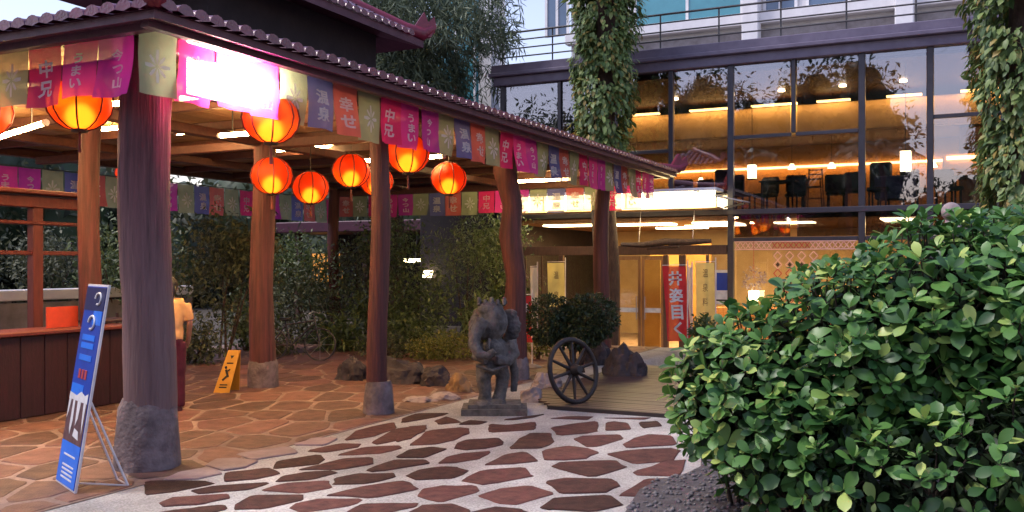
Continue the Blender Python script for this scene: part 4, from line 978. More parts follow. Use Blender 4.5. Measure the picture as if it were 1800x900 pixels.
# ================================================================== COUNTER AND BOOTH
ct = thing('serving_counter', 'dark red panelled serving counter under the pavilion', 'counter', (-10.6, 7.6, 0))
for i in range(12):
    y = 5.4 + i * .335; MB().cbox((-10.52, y, .02), (-10.46, y + .325, 1.03), .008).build('panel_board', M['counter'], ct)
MB().cbox((-11.1, 5.35, 1.035), (-10.38, 9.5, 1.085), .01).build('counter_top', M['redwood'], ct)
MB().box((-11.0, 9.36, .02), (-10.53, 9.42, 1.03)).build('end_panel', M['counter'], ct)
bo = thing('booth_frame', 'red timber booth frame with lit top beams behind the counter', 'booth', (-11.8, 7.5, 0))
bx = -11.9
for p in (-70, 62): q = onX(p, 560, bx); MB().cbox((bx - .07, q.y - .08, 0), (bx + .07, q.y + .08, 2.72), .01).build('booth_post', M['redwood'], bo)
for z, h in ((2.72, .16), (2.48, .05)): MB().cbox((bx - .09, 5.3, z), (bx + .09, 9.9, z + h), .01).build('booth_beam', M['redwood'], bo)
MB().cbox((bx - .04, 5.3, 2.05), (bx + .04, 9.9, 2.11), .008).build('rail', M['redwood'], bo)
MB().cbox((-13.6, 5.4, 2.9), (bx + .25, 9.8, 2.96), .01).build('booth_roof', M['redwood'], bo)
light('AREA', (-11.4, 7.4, 3.35), 26, (1, .55, .2), bo, 3, (0, 0, 0), .3)
nt_ = thing('notice_card', 'bright orange card standing on the dark red counter', 'sign', (*onX(112, 560, -10.75)[:2], 1.085))
q = onX(112, 560, -10.75); MB().box((q.x - .01, q.y - .26, 1.088), (q.x + .005, q.y + .22, 1.36)).build('card', M['orange_paper'], nt_); MB().bar((q.x - .015, q.y, 1.088), (q.x - .13, q.y, 1.09), .05, .01).build('foot', M['orange_paper'], nt_)
# white barrier and van-height wall beyond the booth
wbx = thing('white_barrier', 'low wall with a white painted top rail beyond the booth', 'wall', (-17, 11, 0))
MB().box((-17.2, 6, 0), (-17.0, 17.2, 1.15)).build('wall', M['grey'], wbx); MB().cbox((-17.25, 6, 1.2), (-16.95, 17.2, 1.42), .02).build('top_rail', M['white'], wbx)
for i in range(8): MB().box((-17.15, 6.3 + i * 1.5, 1.15), (-17.05, 6.42 + i * 1.5, 1.2)).build('spacer', M['grey'], wbx)
# shelf rack with cups behind the big post
sh = thing('cup_rack', 'small dark rack with cups beside the big corner post', 'rack', (*g(192, 690)[:2], 0))
q = g(192, 700)
for z in (.12, .45, .80, 1.1): MB().cbox((q.x - .35, q.y - .35, z), (q.x + .25, q.y + .45, z + .035), .006).build('shelf', M['counter'], sh)
for sx, sy in ((-.35, -.35), (.22, -.35), (-.35, .42), (.22, .42)): MB().box((q.x + sx, q.y + sy, 0), (q.x + sx + .03, q.y + sy + .03, 1.2)).build('upright', M['counter'], sh)
MB().cbox((q.x - .2, q.y - .3, .485), (q.x + .22, q.y + .35, .72), .01).build('patterned_box', M['purple_cloth'], sh)
for k in range(4):
    cq = (q.x + .1, q.y - .25 + .18 * k, .84); t = thing('cup', ['white cup on the rack, nearest the counter', 'second white cup on the rack', 'third white cup on the rack', 'white cup on the rack, nearest the big post'][k], 'cup', cq, 'white cups on the rack')
    MB().lathe(cq, [(.0, .0), (.04, .0), (.055, .12), (.048, .12), (.035, .02), (.0, .02)], 10).build('body', M['pwhite'], t)
# ================================================================== PERSON behind the corner post
pc = g(300, 724); per = thing('person', 'person in orange T-shirt and dark red trousers standing behind the corner post', 'person', (pc.x, pc.y, 0))
fw = Vector((-.75, .66, 0)).normalized(); sd_ = Vector((-fw.y, fw.x, 0))
def B(s, f, z): return Vector((pc.x, pc.y, 0)) + sd_ * s + fw * f + Vector((0, 0, z))
mb = MB()
for s in (-1, 1):
    mb.tube([B(s * .10, 0, .05), B(s * .10, -.01, .28), B(s * .10, .015, .48), B(s * .095, .01, .68), B(s * .09, 0, .88)], [.042, .058, .055, .075, .09], 10)
    mb.tube([B(s * .10, -.04, .035), B(s * .105, .08, .035), B(s * .11, .16, .03)], [.035, .042, .03], 8)
    mb.tube([B(s * .19, -.01, 1.40), B(s * .235, -.02, 1.15), B(s * .225, .07, .95)], [.05, .04, .033], 8)
    mb.tube([B(s * .225, .07, .95), B(s * .215, .11, .86)], [.036, .03], 8)
    for k in range(4): mb.tube([B(s * (.20 + .012 * k), .10 + .014 * k, .875), B(s * (.20 + .010 * k), .12 + .014 * k, .83), B(s * (.195 + .01 * k), .12 + .012 * k, .795 + .006 * abs(k - 1))], [.011, .010, .008], 6)
    mb.tube([B(s * .20, .12, .92), B(s * .18, .15, .88), B(s * .175, .155, .845)], [.012, .011, .009], 6)
mb.ball(B(0, 0, .93), (.155, .13, .13)); mb.tube([B(0, 0, .92), B(0, 0, 1.12), B(0, .01, 1.32), B(0, 0, 1.44)], [.135, .125, .145, .10], 14); mb.tube([B(-.17, 0, 1.41), B(.17, 0, 1.41)], .058, 10)
mb.tube([B(0, 0, 1.42), B(0, .015, 1.55)], [.055, .05], 10); mb.ball(B(0, .02, 1.62), (.078, .09, .115)); mb.ball(B(0, .10, 1.60), .018); mb.ball(B(-.08, .02, 1.61), (.016, .02, .03)); mb.ball(B(.08, .02, 1.61), (.016, .02, .03))
link_mesh('body', remesh(mb, .014, 3), M['skin'], per)
for s in (-1, 1): MB().ball(B(s * .03, .098, 1.635), .012, 8, 6).build('eye', M['ink'], per)
MB().bar(B(-.025, .107, 1.555), B(.025, .107, 1.555), .008, .006).build('mouth', M['pred'], per)
mb = MB(); mb.tube([B(0, 0, .93), B(0, 0, 1.05), B(0, .01, 1.30), B(0, 0, 1.43), B(0, 0, 1.47)], [.165, .155, .168, .13, .07], 16)
mb.tube([B(-.16, 0, 1.41), B(.16, 0, 1.41)], .075, 10)
for s in (-1, 1): mb.tube([B(s * .18, -.01, 1.41), B(s * .232, -.02, 1.18)], [.07, .058], 10)
link_mesh('shirt', remesh(mb, .016, 4, .012, 9), M['shirt'], per)
mb = MB()
for s in (-1, 1): mb.tube([B(s * .10, 0, .07), B(s * .10, 0, .5), B(s * .09, 0, .90)], [.075, .085, .11], 12)
mb.ball(B(0, 0, .93), (.17, .145, .12)); link_mesh('trousers', remesh(mb, .016, 4, .010, 9), M['trousers'], per)
mb = MB(); mb.ball(B(0, -.015, 1.655), (.09, .1, .105)); mb.ball(B(0, -.06, 1.58), (.075, .06, .12)); link_mesh('hair', remesh(mb, .014, 2, .01, 18), M['hair'], per)
for s in (-1, 1): MB().tube([B(s * .10, -.05, .035), B(s * .105, .08, .04), B(s * .11, .17, .03)], [.042, .05, .035], 8).build('shoe', M['shoe'], per)
# ================================================================== POSTER STAND
N0, F0 = g(131, 871), g(98, 848); wv = (F0 - N0); ln = Vector((wv.y, -wv.x, 0)).normalized()
if ln.dot(Vector((CT, ST, 0))) < 0: ln = -ln
LEAN = .27; HT = 1.72
ps = thing('poster_stand', 'tall narrow blue poster leaning back on a white wire stand', 'sign', (N0.x, N0.y, 0))
fn = -ln
def PP(u, v, off=0): return N0 + wv * u + ln * LEAN * v + Vector((0, 0, .015 + HT * v)) + fn * off
def pq(u0, v0, u1, v1, off, nm, m, par):
    return MB().add([PP(u0, v0, off), PP(u1, v0, off), PP(u1, v1, off), PP(u0, v1, off), PP(u0, v0, off - .004), PP(u1, v0, off - .004), PP(u1, v1, off - .004), PP(u0, v1, off - .004)], [(0, 3, 2, 1), (4, 5, 6, 7), (0, 1, 5, 4), (1, 2, 6, 5), (2, 3, 7, 6), (3, 0, 4, 7)]).build(nm, M[m], par)
def ppoly(pts, off, nm, m, par): return MB().add([PP(u, v, off) for u, v in pts], [tuple(range(len(pts)))]).build(nm, M[m], par)
bd = MB().add([PP(u, v, o) for o in (0, -.02) for u, v in ((0, 0), (1, 0), (1, 1), (0, 1))], [(0, 3, 2, 1), (4, 5, 6, 7), (0, 1, 5, 4), (1, 2, 6, 5), (2, 3, 7, 6), (3, 0, 4, 7)]).build('board', M['wpipe'], ps)
sheet = pq(.03, .01, .97, .99, .005, 'printed_sheet', 'blue', ps)
pq(.03, .87, .97, .985, .008, 'navy_header', 'navy', sheet); pq(.04, .012, .96, .215, .008, 'light_blue_field', 'blue2', sheet); pq(.05, .80, .45, .87, .008, 'light_blue_field', 'blue2', sheet)
pq(.35, .44, .93, .50, .008, 'light_blue_field', 'blue2', sheet)
for v in (.62, .68, .72): pq(.2, v, .8, v + .028, .010, 'text_line', 'blue2', sheet)
for v in (.04, .06, .08, .10, .15): pq(.2, v, .75, v + .008, .011, 'text_line', 'pwhite', sheet)
for (u, v, r_) in ((.3, .93, .13), (.45, .81, .15)):   # white looped emblem
    mb = MB(); K = 14
    pts = [PP(u + r_ * math.cos(a), v + r_ * .22 * math.sin(a), .012) for a in [2 * PI * k / K for k in range(K - 2)]]; mb.tube(pts, .011, 5); mb.build('emblem', M['pwhite'], sheet)
pq(.04, .215, .96, .42, .008, 'photo_print', 'pbrown', sheet)
ppoly([(.05, .42), (.95, .42), (.95, .455), (.6, .445), (.4, .47), (.2, .455), (.05, .47)], .0095, 'white_splash', 'pwhite', sheet)
for pts in ([(.08, .42), (.2, .42), (.16, .33), (.1, .27)], [(.33, .42), (.5, .42), (.46, .30), (.36, .34)], [(.62, .42), (.72, .42), (.72, .28), (.66, .25), (.6, .32)], [(.82, .42), (.93, .42), (.93, .32), (.86, .36)], [(.2, .24), (.5, .25), (.45, .29), (.25, .28)]): ppoly(pts, .0105, 'white_splash', 'pwhite', sheet)
for u in (.3, .45, .6): pq(u, .53, u + .1, .575, .010, 'red_print', 'pred', sheet)
lt0 = PP(.35, .46, -.03); foot = g(225, 856) + Vector((0, 0, .012)); ft2 = foot + wv * .5
MB().tube([lt0, foot], .011, 6).build('leg', M['wpipe'], ps); MB().tube([PP(.65, .46, -.03), ft2], .011, 6).build('leg', M['wpipe'], ps)
MB().tube([foot, ft2], .011, 6).build('leg', M['wpipe'], ps); MB().tube([foot, PP(.3, .03, -.03)], .009, 6).build('leg', M['wpipe'], ps)
# ================================================================== CAUTION SIGN
cb = g(398, 689); cs = thing('caution_sign', 'yellow plastic wet floor sign leaning beside the thick garden side post', 'sign', (cb.x, cb.y, 0))
vd = Vector((-cb.x, -cb.y, 0)).normalized(); rt = Vector((-vd.y, vd.x, 0)); vd2 = (vd + rt * -.5).normalized(); rt2 = Vector((-vd2.y, vd2.x, 0))
for s, nm in ((1, 'front_panel'), (-1, 'back_panel')):
    def Q(u, v, o=0): return cb + rt2 * (u * (.125 - .03 * v) + .13 * v) + vd2 * s * (.16 * (1 - v) + .012 + o) + Vector((0, 0, .63 * v))
    vs = [Q(u, v, o) for o in (0, -.012) for u, v in ((-1, 0), (1, 0), (1, 1), (-1, 1))]
    p_ = MB().add(vs, [(0, 1, 2, 3), (7, 6, 5, 4), (0, 4, 5, 1), (1, 5, 6, 2), (2, 6, 7, 3), (3, 7, 4, 0)]).build(nm, M['yellow'], cs)
    if s == 1:
        MB().add([Q(-.3, .88, .004), Q(.35, .88, .004), Q(.02, .80, .004)], [(0, 1, 2)]).build('handle_slot', M['ink'], p_)
        mb = MB(); mb.bar(Q(-.3, .55, .006), Q(.3, .38, .006), .035, .004, vd2); mb.bar(Q(.2, .42, .006), Q(-.35, .30, .006), .03, .004, vd2); mb.bar(Q(-.1, .5, .007), Q(.3, .56, .007), .02, .004, vd2); mb.build('slipping_figure', M['ink'], p_)
        MB().ball(Q(-.42, .60, .004), .022, 8, 5).build('figure_head', M['ink'], p_)
        for v in (.70, .2, .14): MB().bar(Q(-.5, v, .005), Q(.5, v, .005), .018, .003, vd2).build('text_line', M['ink'], p_)
# ================================================================== ELEPHANT STATUE
eb = g(866, 724); es = thing('elephant_statue', 'dark stone elephant figure standing upright with curled trunk on a slab', 'statue', (eb.x, eb.y, 0))
ev = Vector((CT, ST, 0)); ed = Vector((-ST, CT, 0)); K = eb.dot(ed) / FPX
def E_(px, py, dep=0): return Vector((eb.x, eb.y, 0)) + ev * ((px - 866) * K) + Vector((0, 0, (724 - py) * K + .0)) + ed * dep
mb = MB(); kk = K
def bl_(px, py, rx, ry, dep=0, rd=None): mb.ball(E_(px, py, dep), (rx * kk, (rd or rx) * kk, ry * kk), 14, 10)
bl_(866, 566, 27, 33, -.02, 26); bl_(862, 545, 24, 16, 0, 24); bl_(850, 575, 14, 22, -.06, 16)       # skull, brow, cheek
mb.tube([E_(848, 562, -.17), E_(836, 586, -.27), E_(835, 604, -.30), E_(843, 618, -.32), E_(858, 622, -.33), E_(870, 612, -.32)], [14 * kk, 12 * kk, 10.5 * kk, 9 * kk, 7.5 * kk, 6 * kk], 10)   # trunk
for s, px_ in ((1, 905), (-1, 829)):                # ears: broad flaps folded back
    cpt = E_(px_, 574, .05)
    for a in range(7): mb.ball(cpt + Vector((0, 0, (a - 3.6) * 9 * kk)) + ev * s * (-abs(a - 3.6) * 3.5 * kk) + ed * (.03 * abs(a - 3)), ((15 if s > 0 else 9) * kk, 4.5 * kk, 9 * kk), 10, 7)
bl_(872, 622, 24, 30, 0, 22); bl_(866, 612, 20, 16, -.08, 16)   # chest and belly
mb.tube([E_(896, 600, .0), E_(903, 622, -.04), E_(893, 634, -.14), E_(872, 630, -.22)], [13 * kk, 11 * kk, 9.5 * kk, 8 * kk], 10)     # right arm held to the chest
mb.tube([E_(844, 606, -.05), E_(838, 625, -.14), E_(856, 629, -.24)], [11 * kk, 9.5 * kk, 8 * kk], 10)
bl_(862, 644, 22, 15, -.02, 21)
mb.tube([E_(852, 640, -.02), E_(850, 668, -.04), E_(853, 690, -.04), E_(852, 707, -.05)], [16 * kk, 13.5 * kk, 11 * kk, 13 * kk], 12)    # straight leg
mb.tube([E_(878, 640, 0), E_(884, 662, .02), E_(880, 688, .02), E_(876, 706, .02)], [15 * kk, 12.5 * kk, 10.5 * kk, 13 * kk], 12)
for px_, dp in ((848, -.16), (872, -.10)): mb.ball(E_(px_, 708, dp), (20 * kk, 17 * kk, 8 * kk), 12, 8)
mb.tube([E_(897, 626, .06), E_(905, 655, .1), E_(903, 690, .1)], [8 * kk, 7.5 * kk, 6 * kk], 10)          # draped cloth down the side
body = link_mesh('body', remesh(mb, .0105, 2, .008, 22), M['stone'], es)
for s in (-1, 1):
    MB().tube([E_(860 + s * 9 - 8, 594, -.2), E_(856 + s * 10 - 6, 606, -.27), E_(860 + s * 10 - 8, 611, -.31)], [.022, .016, .006], 7).build('tusk', M['stone'], body)
    MB().ball(E_(852 + s * 12, 566, -.185), (.02, .012, .011), 8, 6).build('eye', M['rock'], body)
for a in range(5): MB().tube([E_(842 + a * 11, 536, -.1), E_(842 + a * 11, 531 - (2 if a % 2 else 6), -.05), E_(846 + a * 11, 533, .04)], [.022, .028, .015], 7).build('headdress_lobe', M['stone'], body)
MB().tube([E_(838, 640, -.2), E_(866, 648, -.24), E_(892, 640, -.16)], .022, 8).build('belt', M['stone'], body)
q = E_(866, 716, 0)
mb = MB()
for (a, b_, z0, z1) in ((.42, .32, 0, .075), (.34, .26, .075, .13)):
    mb.prism([q.xy + ev.xy * sx * a + ed.xy * sy * b_ + Vector((.03, 0)) for sx, sy in ((-1, -1), (1, -1), (1, 1), (-1, 1))], z0 - (.02 if z0 == 0 else -.001), z1)
mb.build('slab', M['stone'], es)
# ================================================================== WHEEL
wc = g(1016, 716); wh = thing('wagon_wheel', 'old dark wooden wagon wheel leaning on the deck beside the rocks', 'wheel', (wc.x, wc.y, .055))
wr = .42; nrm = (Vector((-wc.x, -wc.y, 0)).normalized() * .74 + ev * .66 + Vector((0, 0, .2))).normalized()
hx_ = Vector((0, 0, 1)).cross(nrm).normalized(); hy_ = nrm.cross(hx_); hc_ = Vector((wc.x, wc.y, .055)) + hy_ * (wr + .02)
ringp = [hc_ + (hx_ * math.cos(a) + hy_ * math.sin(a)) * wr for a in [2 * PI * k / 28 for k in range(29)]]
MB().tube(ringp, .036, 8, False).build('rim', M['wheelwood'], wh)
mb = MB(); mb.tube([hc_ - nrm * .09, hc_ - nrm * .05, hc_ + nrm * .06, hc_ + nrm * .13], [.06, .085, .08, .05], 12).build('hub', M['wheelwood'], wh)
for k in range(10):
    a = 2 * PI * k / 10 + .2; dv = hx_ * math.cos(a) + hy_ * math.sin(a); MB().tube([hc_ + dv * .07, hc_ + dv * .25, hc_ + dv * (wr - .02)], [.026, .022, .018], 7).build('spoke', M['wheelwood'], wh)
# ================================================================== ROCKS
def rock(px, py, wpx, hpx, label, m, seed, z=0, name='rock'):
    c = g(px, py, z); s = c.xy.dot(ed.xy) / FPX; bm = bmesh.new(); bmesh.ops.create_icosphere(bm, subdivisions=4, radius=1); mb = MB()
    for v in bm.verts:
        n1 = noise.noise(v.co * 1.3 + Vector((seed, 0, 0))); n2 = noise.noise(v.co * 3.1 + Vector((0, seed, 0))); cr = noise.cell(v.co * 2.2 + Vector((seed, seed, 0)))
        f = 1 + .30 * n1 + .14 * n2 + .10 * cr
        v.co = Vector((v.co.x * f * wpx * s / 2, v.co.y * f * wpx * s / 2 * .8, max(-.12, v.co.z * f) * hpx * s * .86))
    bm.verts.index_update(); mb.add([c + v.co for v in bm.verts], [tuple(v.index for v in f.verts) for f in bm.faces], False); bm.free()
    return tag(mb.build(name, m, None), label, 'rock', 'rocks by the statue and wheel')
rock(1096, 664, 76, 60, 'large dark craggy rock at the side of the deck', M['rock'], 1)
rock(1052, 640, 60, 50, 'dark mossy rock behind the wheel', M['rock'], 6)
rock(806, 688, 46, 40, 'ochre boulder left of the elephant statue', M['rock2'], 2); rock(935, 705, 46, 28, 'flat pale rock right of the elephant slab', M['rock3'], 3)
rock(780, 702, 54, 14, 'low pale stone left of the elephant slab', M['rock3'], 4); rock(735, 706, 60, 10, 'flattest pale stone towards the slim post', M['rock3'], 5); rock(905, 724, 40, 9, 'small pale stone touching the slab corner', M['rock3'], 8)
rock(960, 684, 60, 34, 'rounded grey rock between statue and wheel', M['rock3'], 9)
rock(700, 672, 110, 46, 'long dark rock behind the slim front post', M['rock'], 12); rock(618, 668, 56, 46, 'dark rounded boulder left of the slim post', M['rock'], 14); rock(765, 678, 60, 40, 'dark rock next to the ochre boulder', M['rock'], 15)
# ================================================================== NOBORI FLAGS
def nobori(px0, px1, py0, py1, d, mname, text, ink, label, slant=0, bend=.05, tw_=.62):
    a, b = at(px0, py0, d), at(px1, py0, d); h = (py1 - py0) / FPX * d; gzv = gz(a.x, a.y) if a.x > -5.7 or a.y > 21 else 0
    t = thing('banner_flag', label, 'flag', (b.x, b.y, gzv), 'upright cloth flags by the entrance'); dr = (b - a); W = dr.length; nm = Vector((dr.y, -dr.x, 0)).normalized()
    if nm.dot(Vector((-a.x, -a.y, 0))) < 0: nm = -nm
    def P(u, v, o=0): return a + dr * (u + slant * v) + Vector((0, 0, -h * v)) + nm * (bend * math.sin(u * 4 + v * 3) + o)
    nu, nv = 6, 10; vs = [P(i / nu, j / nv) for j in range(nv + 1) for i in range(nu + 1)]
    f = MB().add(vs, [(j * (nu + 1) + i, (j + 1) * (nu + 1) + i, (j + 1) * (nu + 1) + i + 1, j * (nu + 1) + i + 1) for j in range(nv) for i in range(nu)], True).build('cloth', M[mname], t)
    if text:
        v2, f2 = column_text(text, W * tw_, h * .9, .03 if tw_ > .5 else .0); MB().add([P(.5 + x / W, .5 - y / h, .008) for x, y in v2], f2).build('lettering', M[ink], f)
    pb = Vector((b.x + dr.x * .06, b.y + dr.y * .06, 0)); MB().tube([(pb.x, pb.y, gzv), (pb.x, pb.y, a.z + .12)], .013, 7).build('pole', M['wpipe'], t); MB().tube([(pb.x, pb.y, a.z + .03), a + Vector((0, 0, .02))], .008, 6).build('cross_rod', M['wpipe'], t)
    MB().lathe((pb.x, pb.y, gzv), [(.0, .07), (.05, .07), (.17, .03), (.18, 0)], 12).build('base', M['grey'], t)
nobori(1164, 1206, 468, 600, 19.6, 'flag_red', '井姿目く', 'pwhite', 'red flag with white brush characters standing by the doors', .22)
nobori(1222, 1256, 462, 574, 20.6, 'flag_yel', '温泉料理', 'dwood', 'yellow flag beside the red flag with white characters', .05, tw_=.3)
nobori(962, 992, 462, 540, 21.6, 'flag_yel', '温泉', 'dwood', 'yellow flag above the clipped bush', .05, tw_=.3); nobori(912, 934, 520, 602, 17.5, 'flag_red', '美食', 'pwhite', 'red flag low beside the crooked post', .1)
nobori(1208, 1216, 470, 596, 19.9, 'flag_wht', '', 'pwhite', 'thin white flag edge right behind the red flag', .2); nobori(932, 944, 470, 560, 20.4, 'flag_wht', '', 'ink', 'white flag just right of the crooked post', .1)

# ================================================================== PLANTS
def bushy(name, label, cat, blobs, n, size, m, base, stems=4, group=None, tmpl=T_LEAF, clump=None, lump=.3, sr=.02, shell=.5):
    t = thing(name, label, cat, base, group); b = Vector(base)
    foliage('crown', blobs, n, size, m, t, tmpl, shell, lump, .3, clump)
    mb = MB()
    for k in range(stems):
        q = blobs[k % len(blobs)]; tip = Vector((q[0] + random.uniform(-.5, .5) * q[3], q[1] + random.uniform(-.5, .5) * q[4], q[2] + .3 * q[5])); s0 = b + Vector((random.uniform(-.1, .1), random.uniform(-.1, .1), -.03))
        mid = s0.lerp(tip, .5) + Vector((random.uniform(-.12, .12), random.uniform(-.12, .12), .05)); mb.tube([s0, s0.lerp(mid, .5), mid, tip], [sr * 1.5, sr * 1.2, sr, sr * .4], 6)
    mb.build('trunk', M['bark'], t); return t
cb_ = g(1012, 655); z1 = 1.9 - (560 - HOR) / FPX * 16.7
bc = at(1015, 562, 16.7)
bushy('clipped_bush', 'clipped dark green bush on thin stems behind the wagon wheel', 'bush', [(bc.x - .45, bc.y - .2, bc.z, .42, .45, .45), (bc.x + .25, bc.y, bc.z + .05, .5, .45, .42), (bc.x, bc.y, bc.z - .12, .55, .5, .42)], 9500, .07, M['lf_dark'], (bc.x, bc.y, 0), 9, lump=.12, shell=.7)
def shrub_at(px, py, d, rw, rh, label, n, size, mk, base_py=None, group='garden shrubs behind the pavilion', tmpl=T_LEAF, name='garden_shrub', clump=14, stems=4):
    c = at(px, py, d); k = d / FPX
    bl3 = [(c.x, c.y, c.z, rw * k, rw * k * .8, rh * k)] + [(c.x + random.uniform(-.6, .6) * rw * k, c.y + random.uniform(-.5, .5) * rw * k, c.z + random.uniform(-.4, .5) * rh * k, rw * k * .55, rw * k * .5, rh * k * .5) for _ in range(4)]
    return bushy(name, label, 'shrub', bl3, n, size, M[mk], (c.x, c.y, gz(c.x, c.y)), stems, group, tmpl, clump)
shrub_at(780, 610, 19, 75, 28, 'low yellow green clipped hedge left of the elephant', 2600, .07, 'lf_hedge', clump=None)
shrub_at(820, 470, 22.5, 90, 80, 'tall loose green tree behind the crooked post', 2600, .13, 'lf_garden', tmpl=T_NARROW, name='garden_tree')
shrub_at(742, 540, 22, 60, 70, 'dark green shrub behind the slim front post', 2000, .12, 'lf_garden')
shrub_at(850, 560, 20, 42, 36, 'narrow leaved plant behind the elephant head', 700, .30, 'lf_garden', tmpl=T_NARROW, clump=None)
shrub_at(945, 600, 19.0, 30, 26, 'small yellow green hedge between statue and clipped bush', 900, .07, 'lf_hedge', clump=None)
shrub_at(395, 480, 19.5, 95, 105, 'tall dusky shrub behind the person', 3600, .12, 'lf_purple', name='garden_tree')
shrub_at(540, 540, 23.5, 75, 70, 'dusky shrub between the garden side posts', 2400, .12, 'lf_purple')
shrub_at(600, 600, 21, 40, 40, 'dark spiky plant left of the slim front post', 500, .4, 'lf_garden', tmpl=T_NARROW, clump=None)
shrub_at(190, 450, 21, 60, 70, 'grey green shrub seen between counter and corner post', 1700, .12, 'lf_garden')
shrub_at(60, 460, 23, 110, 50, 'dark shrub behind the booth', 2200, .13, 'lf_purple'); shrub_at(340, 610, 18.2, 50, 45, 'low dark shrub behind the caution sign', 1500, .1, 'lf_purple')
shrub_at(640, 480, 24.5, 60, 70, 'dark shrub hidden behind the red lanterns', 1800, .12, 'lf_purple'); shrub_at(690, 625, 19.5, 60, 30, 'low dusky shrub over the long dark rock', 1400, .09, 'lf_purple')
shrub_at(480, 610, 20, 40, 30, 'low shrub behind the thick garden side post', 900, .09, 'lf_purple')
shrub_at(1240, 580, 19.0, 26, 30, 'low potted plant at the foot of the yellow flag', 500, .12, 'lf_pot', clump=None)
for k, (px_, py_, d_, rw_, rh_, mk_) in enumerate(((510, 470, 24.5, 60, 60, 'lf_garden'), (585, 500, 25, 55, 70, 'lf_garden'), (690, 440, 25, 60, 60, 'lf_garden'), (740, 600, 21, 50, 34, 'lf_garden'), (860, 420, 24.5, 60, 60, 'lf_garden'), (560, 600, 23, 55, 36, 'lf_purple'), (890, 520, 22.5, 40, 70, 'lf_garden'), (270, 470, 20, 60, 80, 'lf_garden'), (440, 560, 21, 45, 50, 'lf_garden'), (650, 560, 22.5, 40, 50, 'lf_garden'))):
    shrub_at(px_, py_, d_, rw_, rh_, ['leafy bush before the garden building wall', 'leafy bush with the orange window behind it', 'bush below the dark eave of the garden building', 'rounded bush over the dark rock', 'upright leafy bush beside the crooked post top', 'low leafy bush on the garden path edge', 'leafy bush right behind the crooked post', 'tall leafy bush just right of the corner post', 'leafy bush behind the thick garden side post', 'leafy bush just left of the slim front post'][k], 1900, .12, mk_)
# far wood closing the garden
tw = []
for k in range(26): tw.append((-44 + k * 1.25 + random.uniform(-.5, .5), 34 + random.uniform(-2, 3) - max(0, (-30 + 44 - k * 1.25)) * .9, random.uniform(1.6, 4.4), 2.4, 2.2, random.uniform(2.8, 4.2)))
for k in range(14): tw.append((-34 + random.uniform(-2, 2), 4 + k * 1.7, random.uniform(2.4, 5.5), 2.4, 2.4, random.uniform(3.2, 5.2)))
tag(foliage('treeline', tw, 30000, .42, M['lf_purple'], None, shell=.6, clump=20), 'dark mass of trees closing the garden behind the pavilion', 'trees', kind='stuff')
bw = thing('backdrop_wall', 'dark backdrop wall added behind the trees to block bright gaps', 'wall', (-30, 38, 0))  # dark wall added to block the bright horizon between the trees
MB().box((-46, 37.5, -.1), (-13.4, 37.8, 2.6)).build('wall', M['dark_wall'], bw); MB().box((-37.8, -4, -.1), (-37.5, 37.4, 2.6)).build('wall', M['dark_wall'], bw); MB().cbox((-46, 37.4, 2.6), (-13.4, 37.9, 2.72), .02).build('coping', M['grey'], bw)
tag(MB().add([(-60, 4.6, .006), (-16.0, 4.6, .006), (-16.0, 21.25, .006), (-12.2, 21.25, .006), (-12.2, 60, .006), (-60, 60, .006)], [(0, 1, 2, 3, 4, 5)]).build('garden_ground', M['earth']), kind='structure')
mb = MB()  # solid cores added to block bright sky between the leaves
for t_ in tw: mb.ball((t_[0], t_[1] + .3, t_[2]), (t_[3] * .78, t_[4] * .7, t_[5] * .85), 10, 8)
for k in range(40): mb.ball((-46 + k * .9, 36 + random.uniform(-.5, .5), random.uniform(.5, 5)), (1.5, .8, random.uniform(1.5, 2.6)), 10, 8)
tag(link_mesh('treeline', mb.mesh(), M['lf_dark']), 'added solid dark cores filling gaps in the garden trees', 'trees', kind='stuff')
# outbuilding in the garden
ob = thing('garden_outbuilding', 'low dark garden building with a deep eave and an orange lit window', 'building', (-17, 28, 0))
MB().cbox((-22, 26.2, 3.05), (-12.9, 31, 3.42), .03).build('roof', M['fascia'], ob); MB().box((-21.5, 28.6, 0), (-13.5, 28.8, 3.04)).build('wall', M['dark_wall'], ob)
for x in (-21.3, -18.4, -15.5, -13.3): MB().cbox((x - .1, 26.5, 0), (x + .1, 26.7, 3.04), .01).build('post', M['dwood'], ob)
q = onY(573, 480, 28.5); wn = MB().box((q.x - .7, 28.52, 1.2), (q.x + .7, 28.58, 2.35)).build('window', emit('dim_window', (1, .42, .08), .35), ob)
for dx in (-.7, -.02, .66): MB().box((q.x + dx, 28.47, 1.2), (q.x + dx + .05, 28.515, 2.35)).build('window_frame', M['dwood'], wn)
gl_ = thing('lamp_bar', 'horizontal glowing lamp under the garden building eave', 'lamp', (*onY(730, 458, 26.15)[:2], 2)); q = onY(730, 458, 26.15)
MB().cbox((q.x - .42, 26.1, q.z - .06), (q.x + .42, 26.16, q.z + .06), .01).build('diffuser', M['panel_light'], gl_); MB().bar((q.x, 26.14, q.z + .06), (q.x, 26.3, 3.05), .03).build('bracket', M['ink'], gl_)
g2 = thing('garden_lantern', 'thin garden post lamp glowing below the lamp bar', 'lamp', (*onY(752, 480, 25.5)[:2], 0)); q = onY(752, 482, 25.5)
MB().cbox((q.x - .13, q.y - .13, q.z - .1), (q.x + .13, q.y + .13, q.z + .12), .02).build('lamp_head', M['panel_light'], g2); MB().tube([(q.x, q.y, 0), (q.x, q.y, q.z - .1)], .03, 7).build('pole', M['ink'], g2)
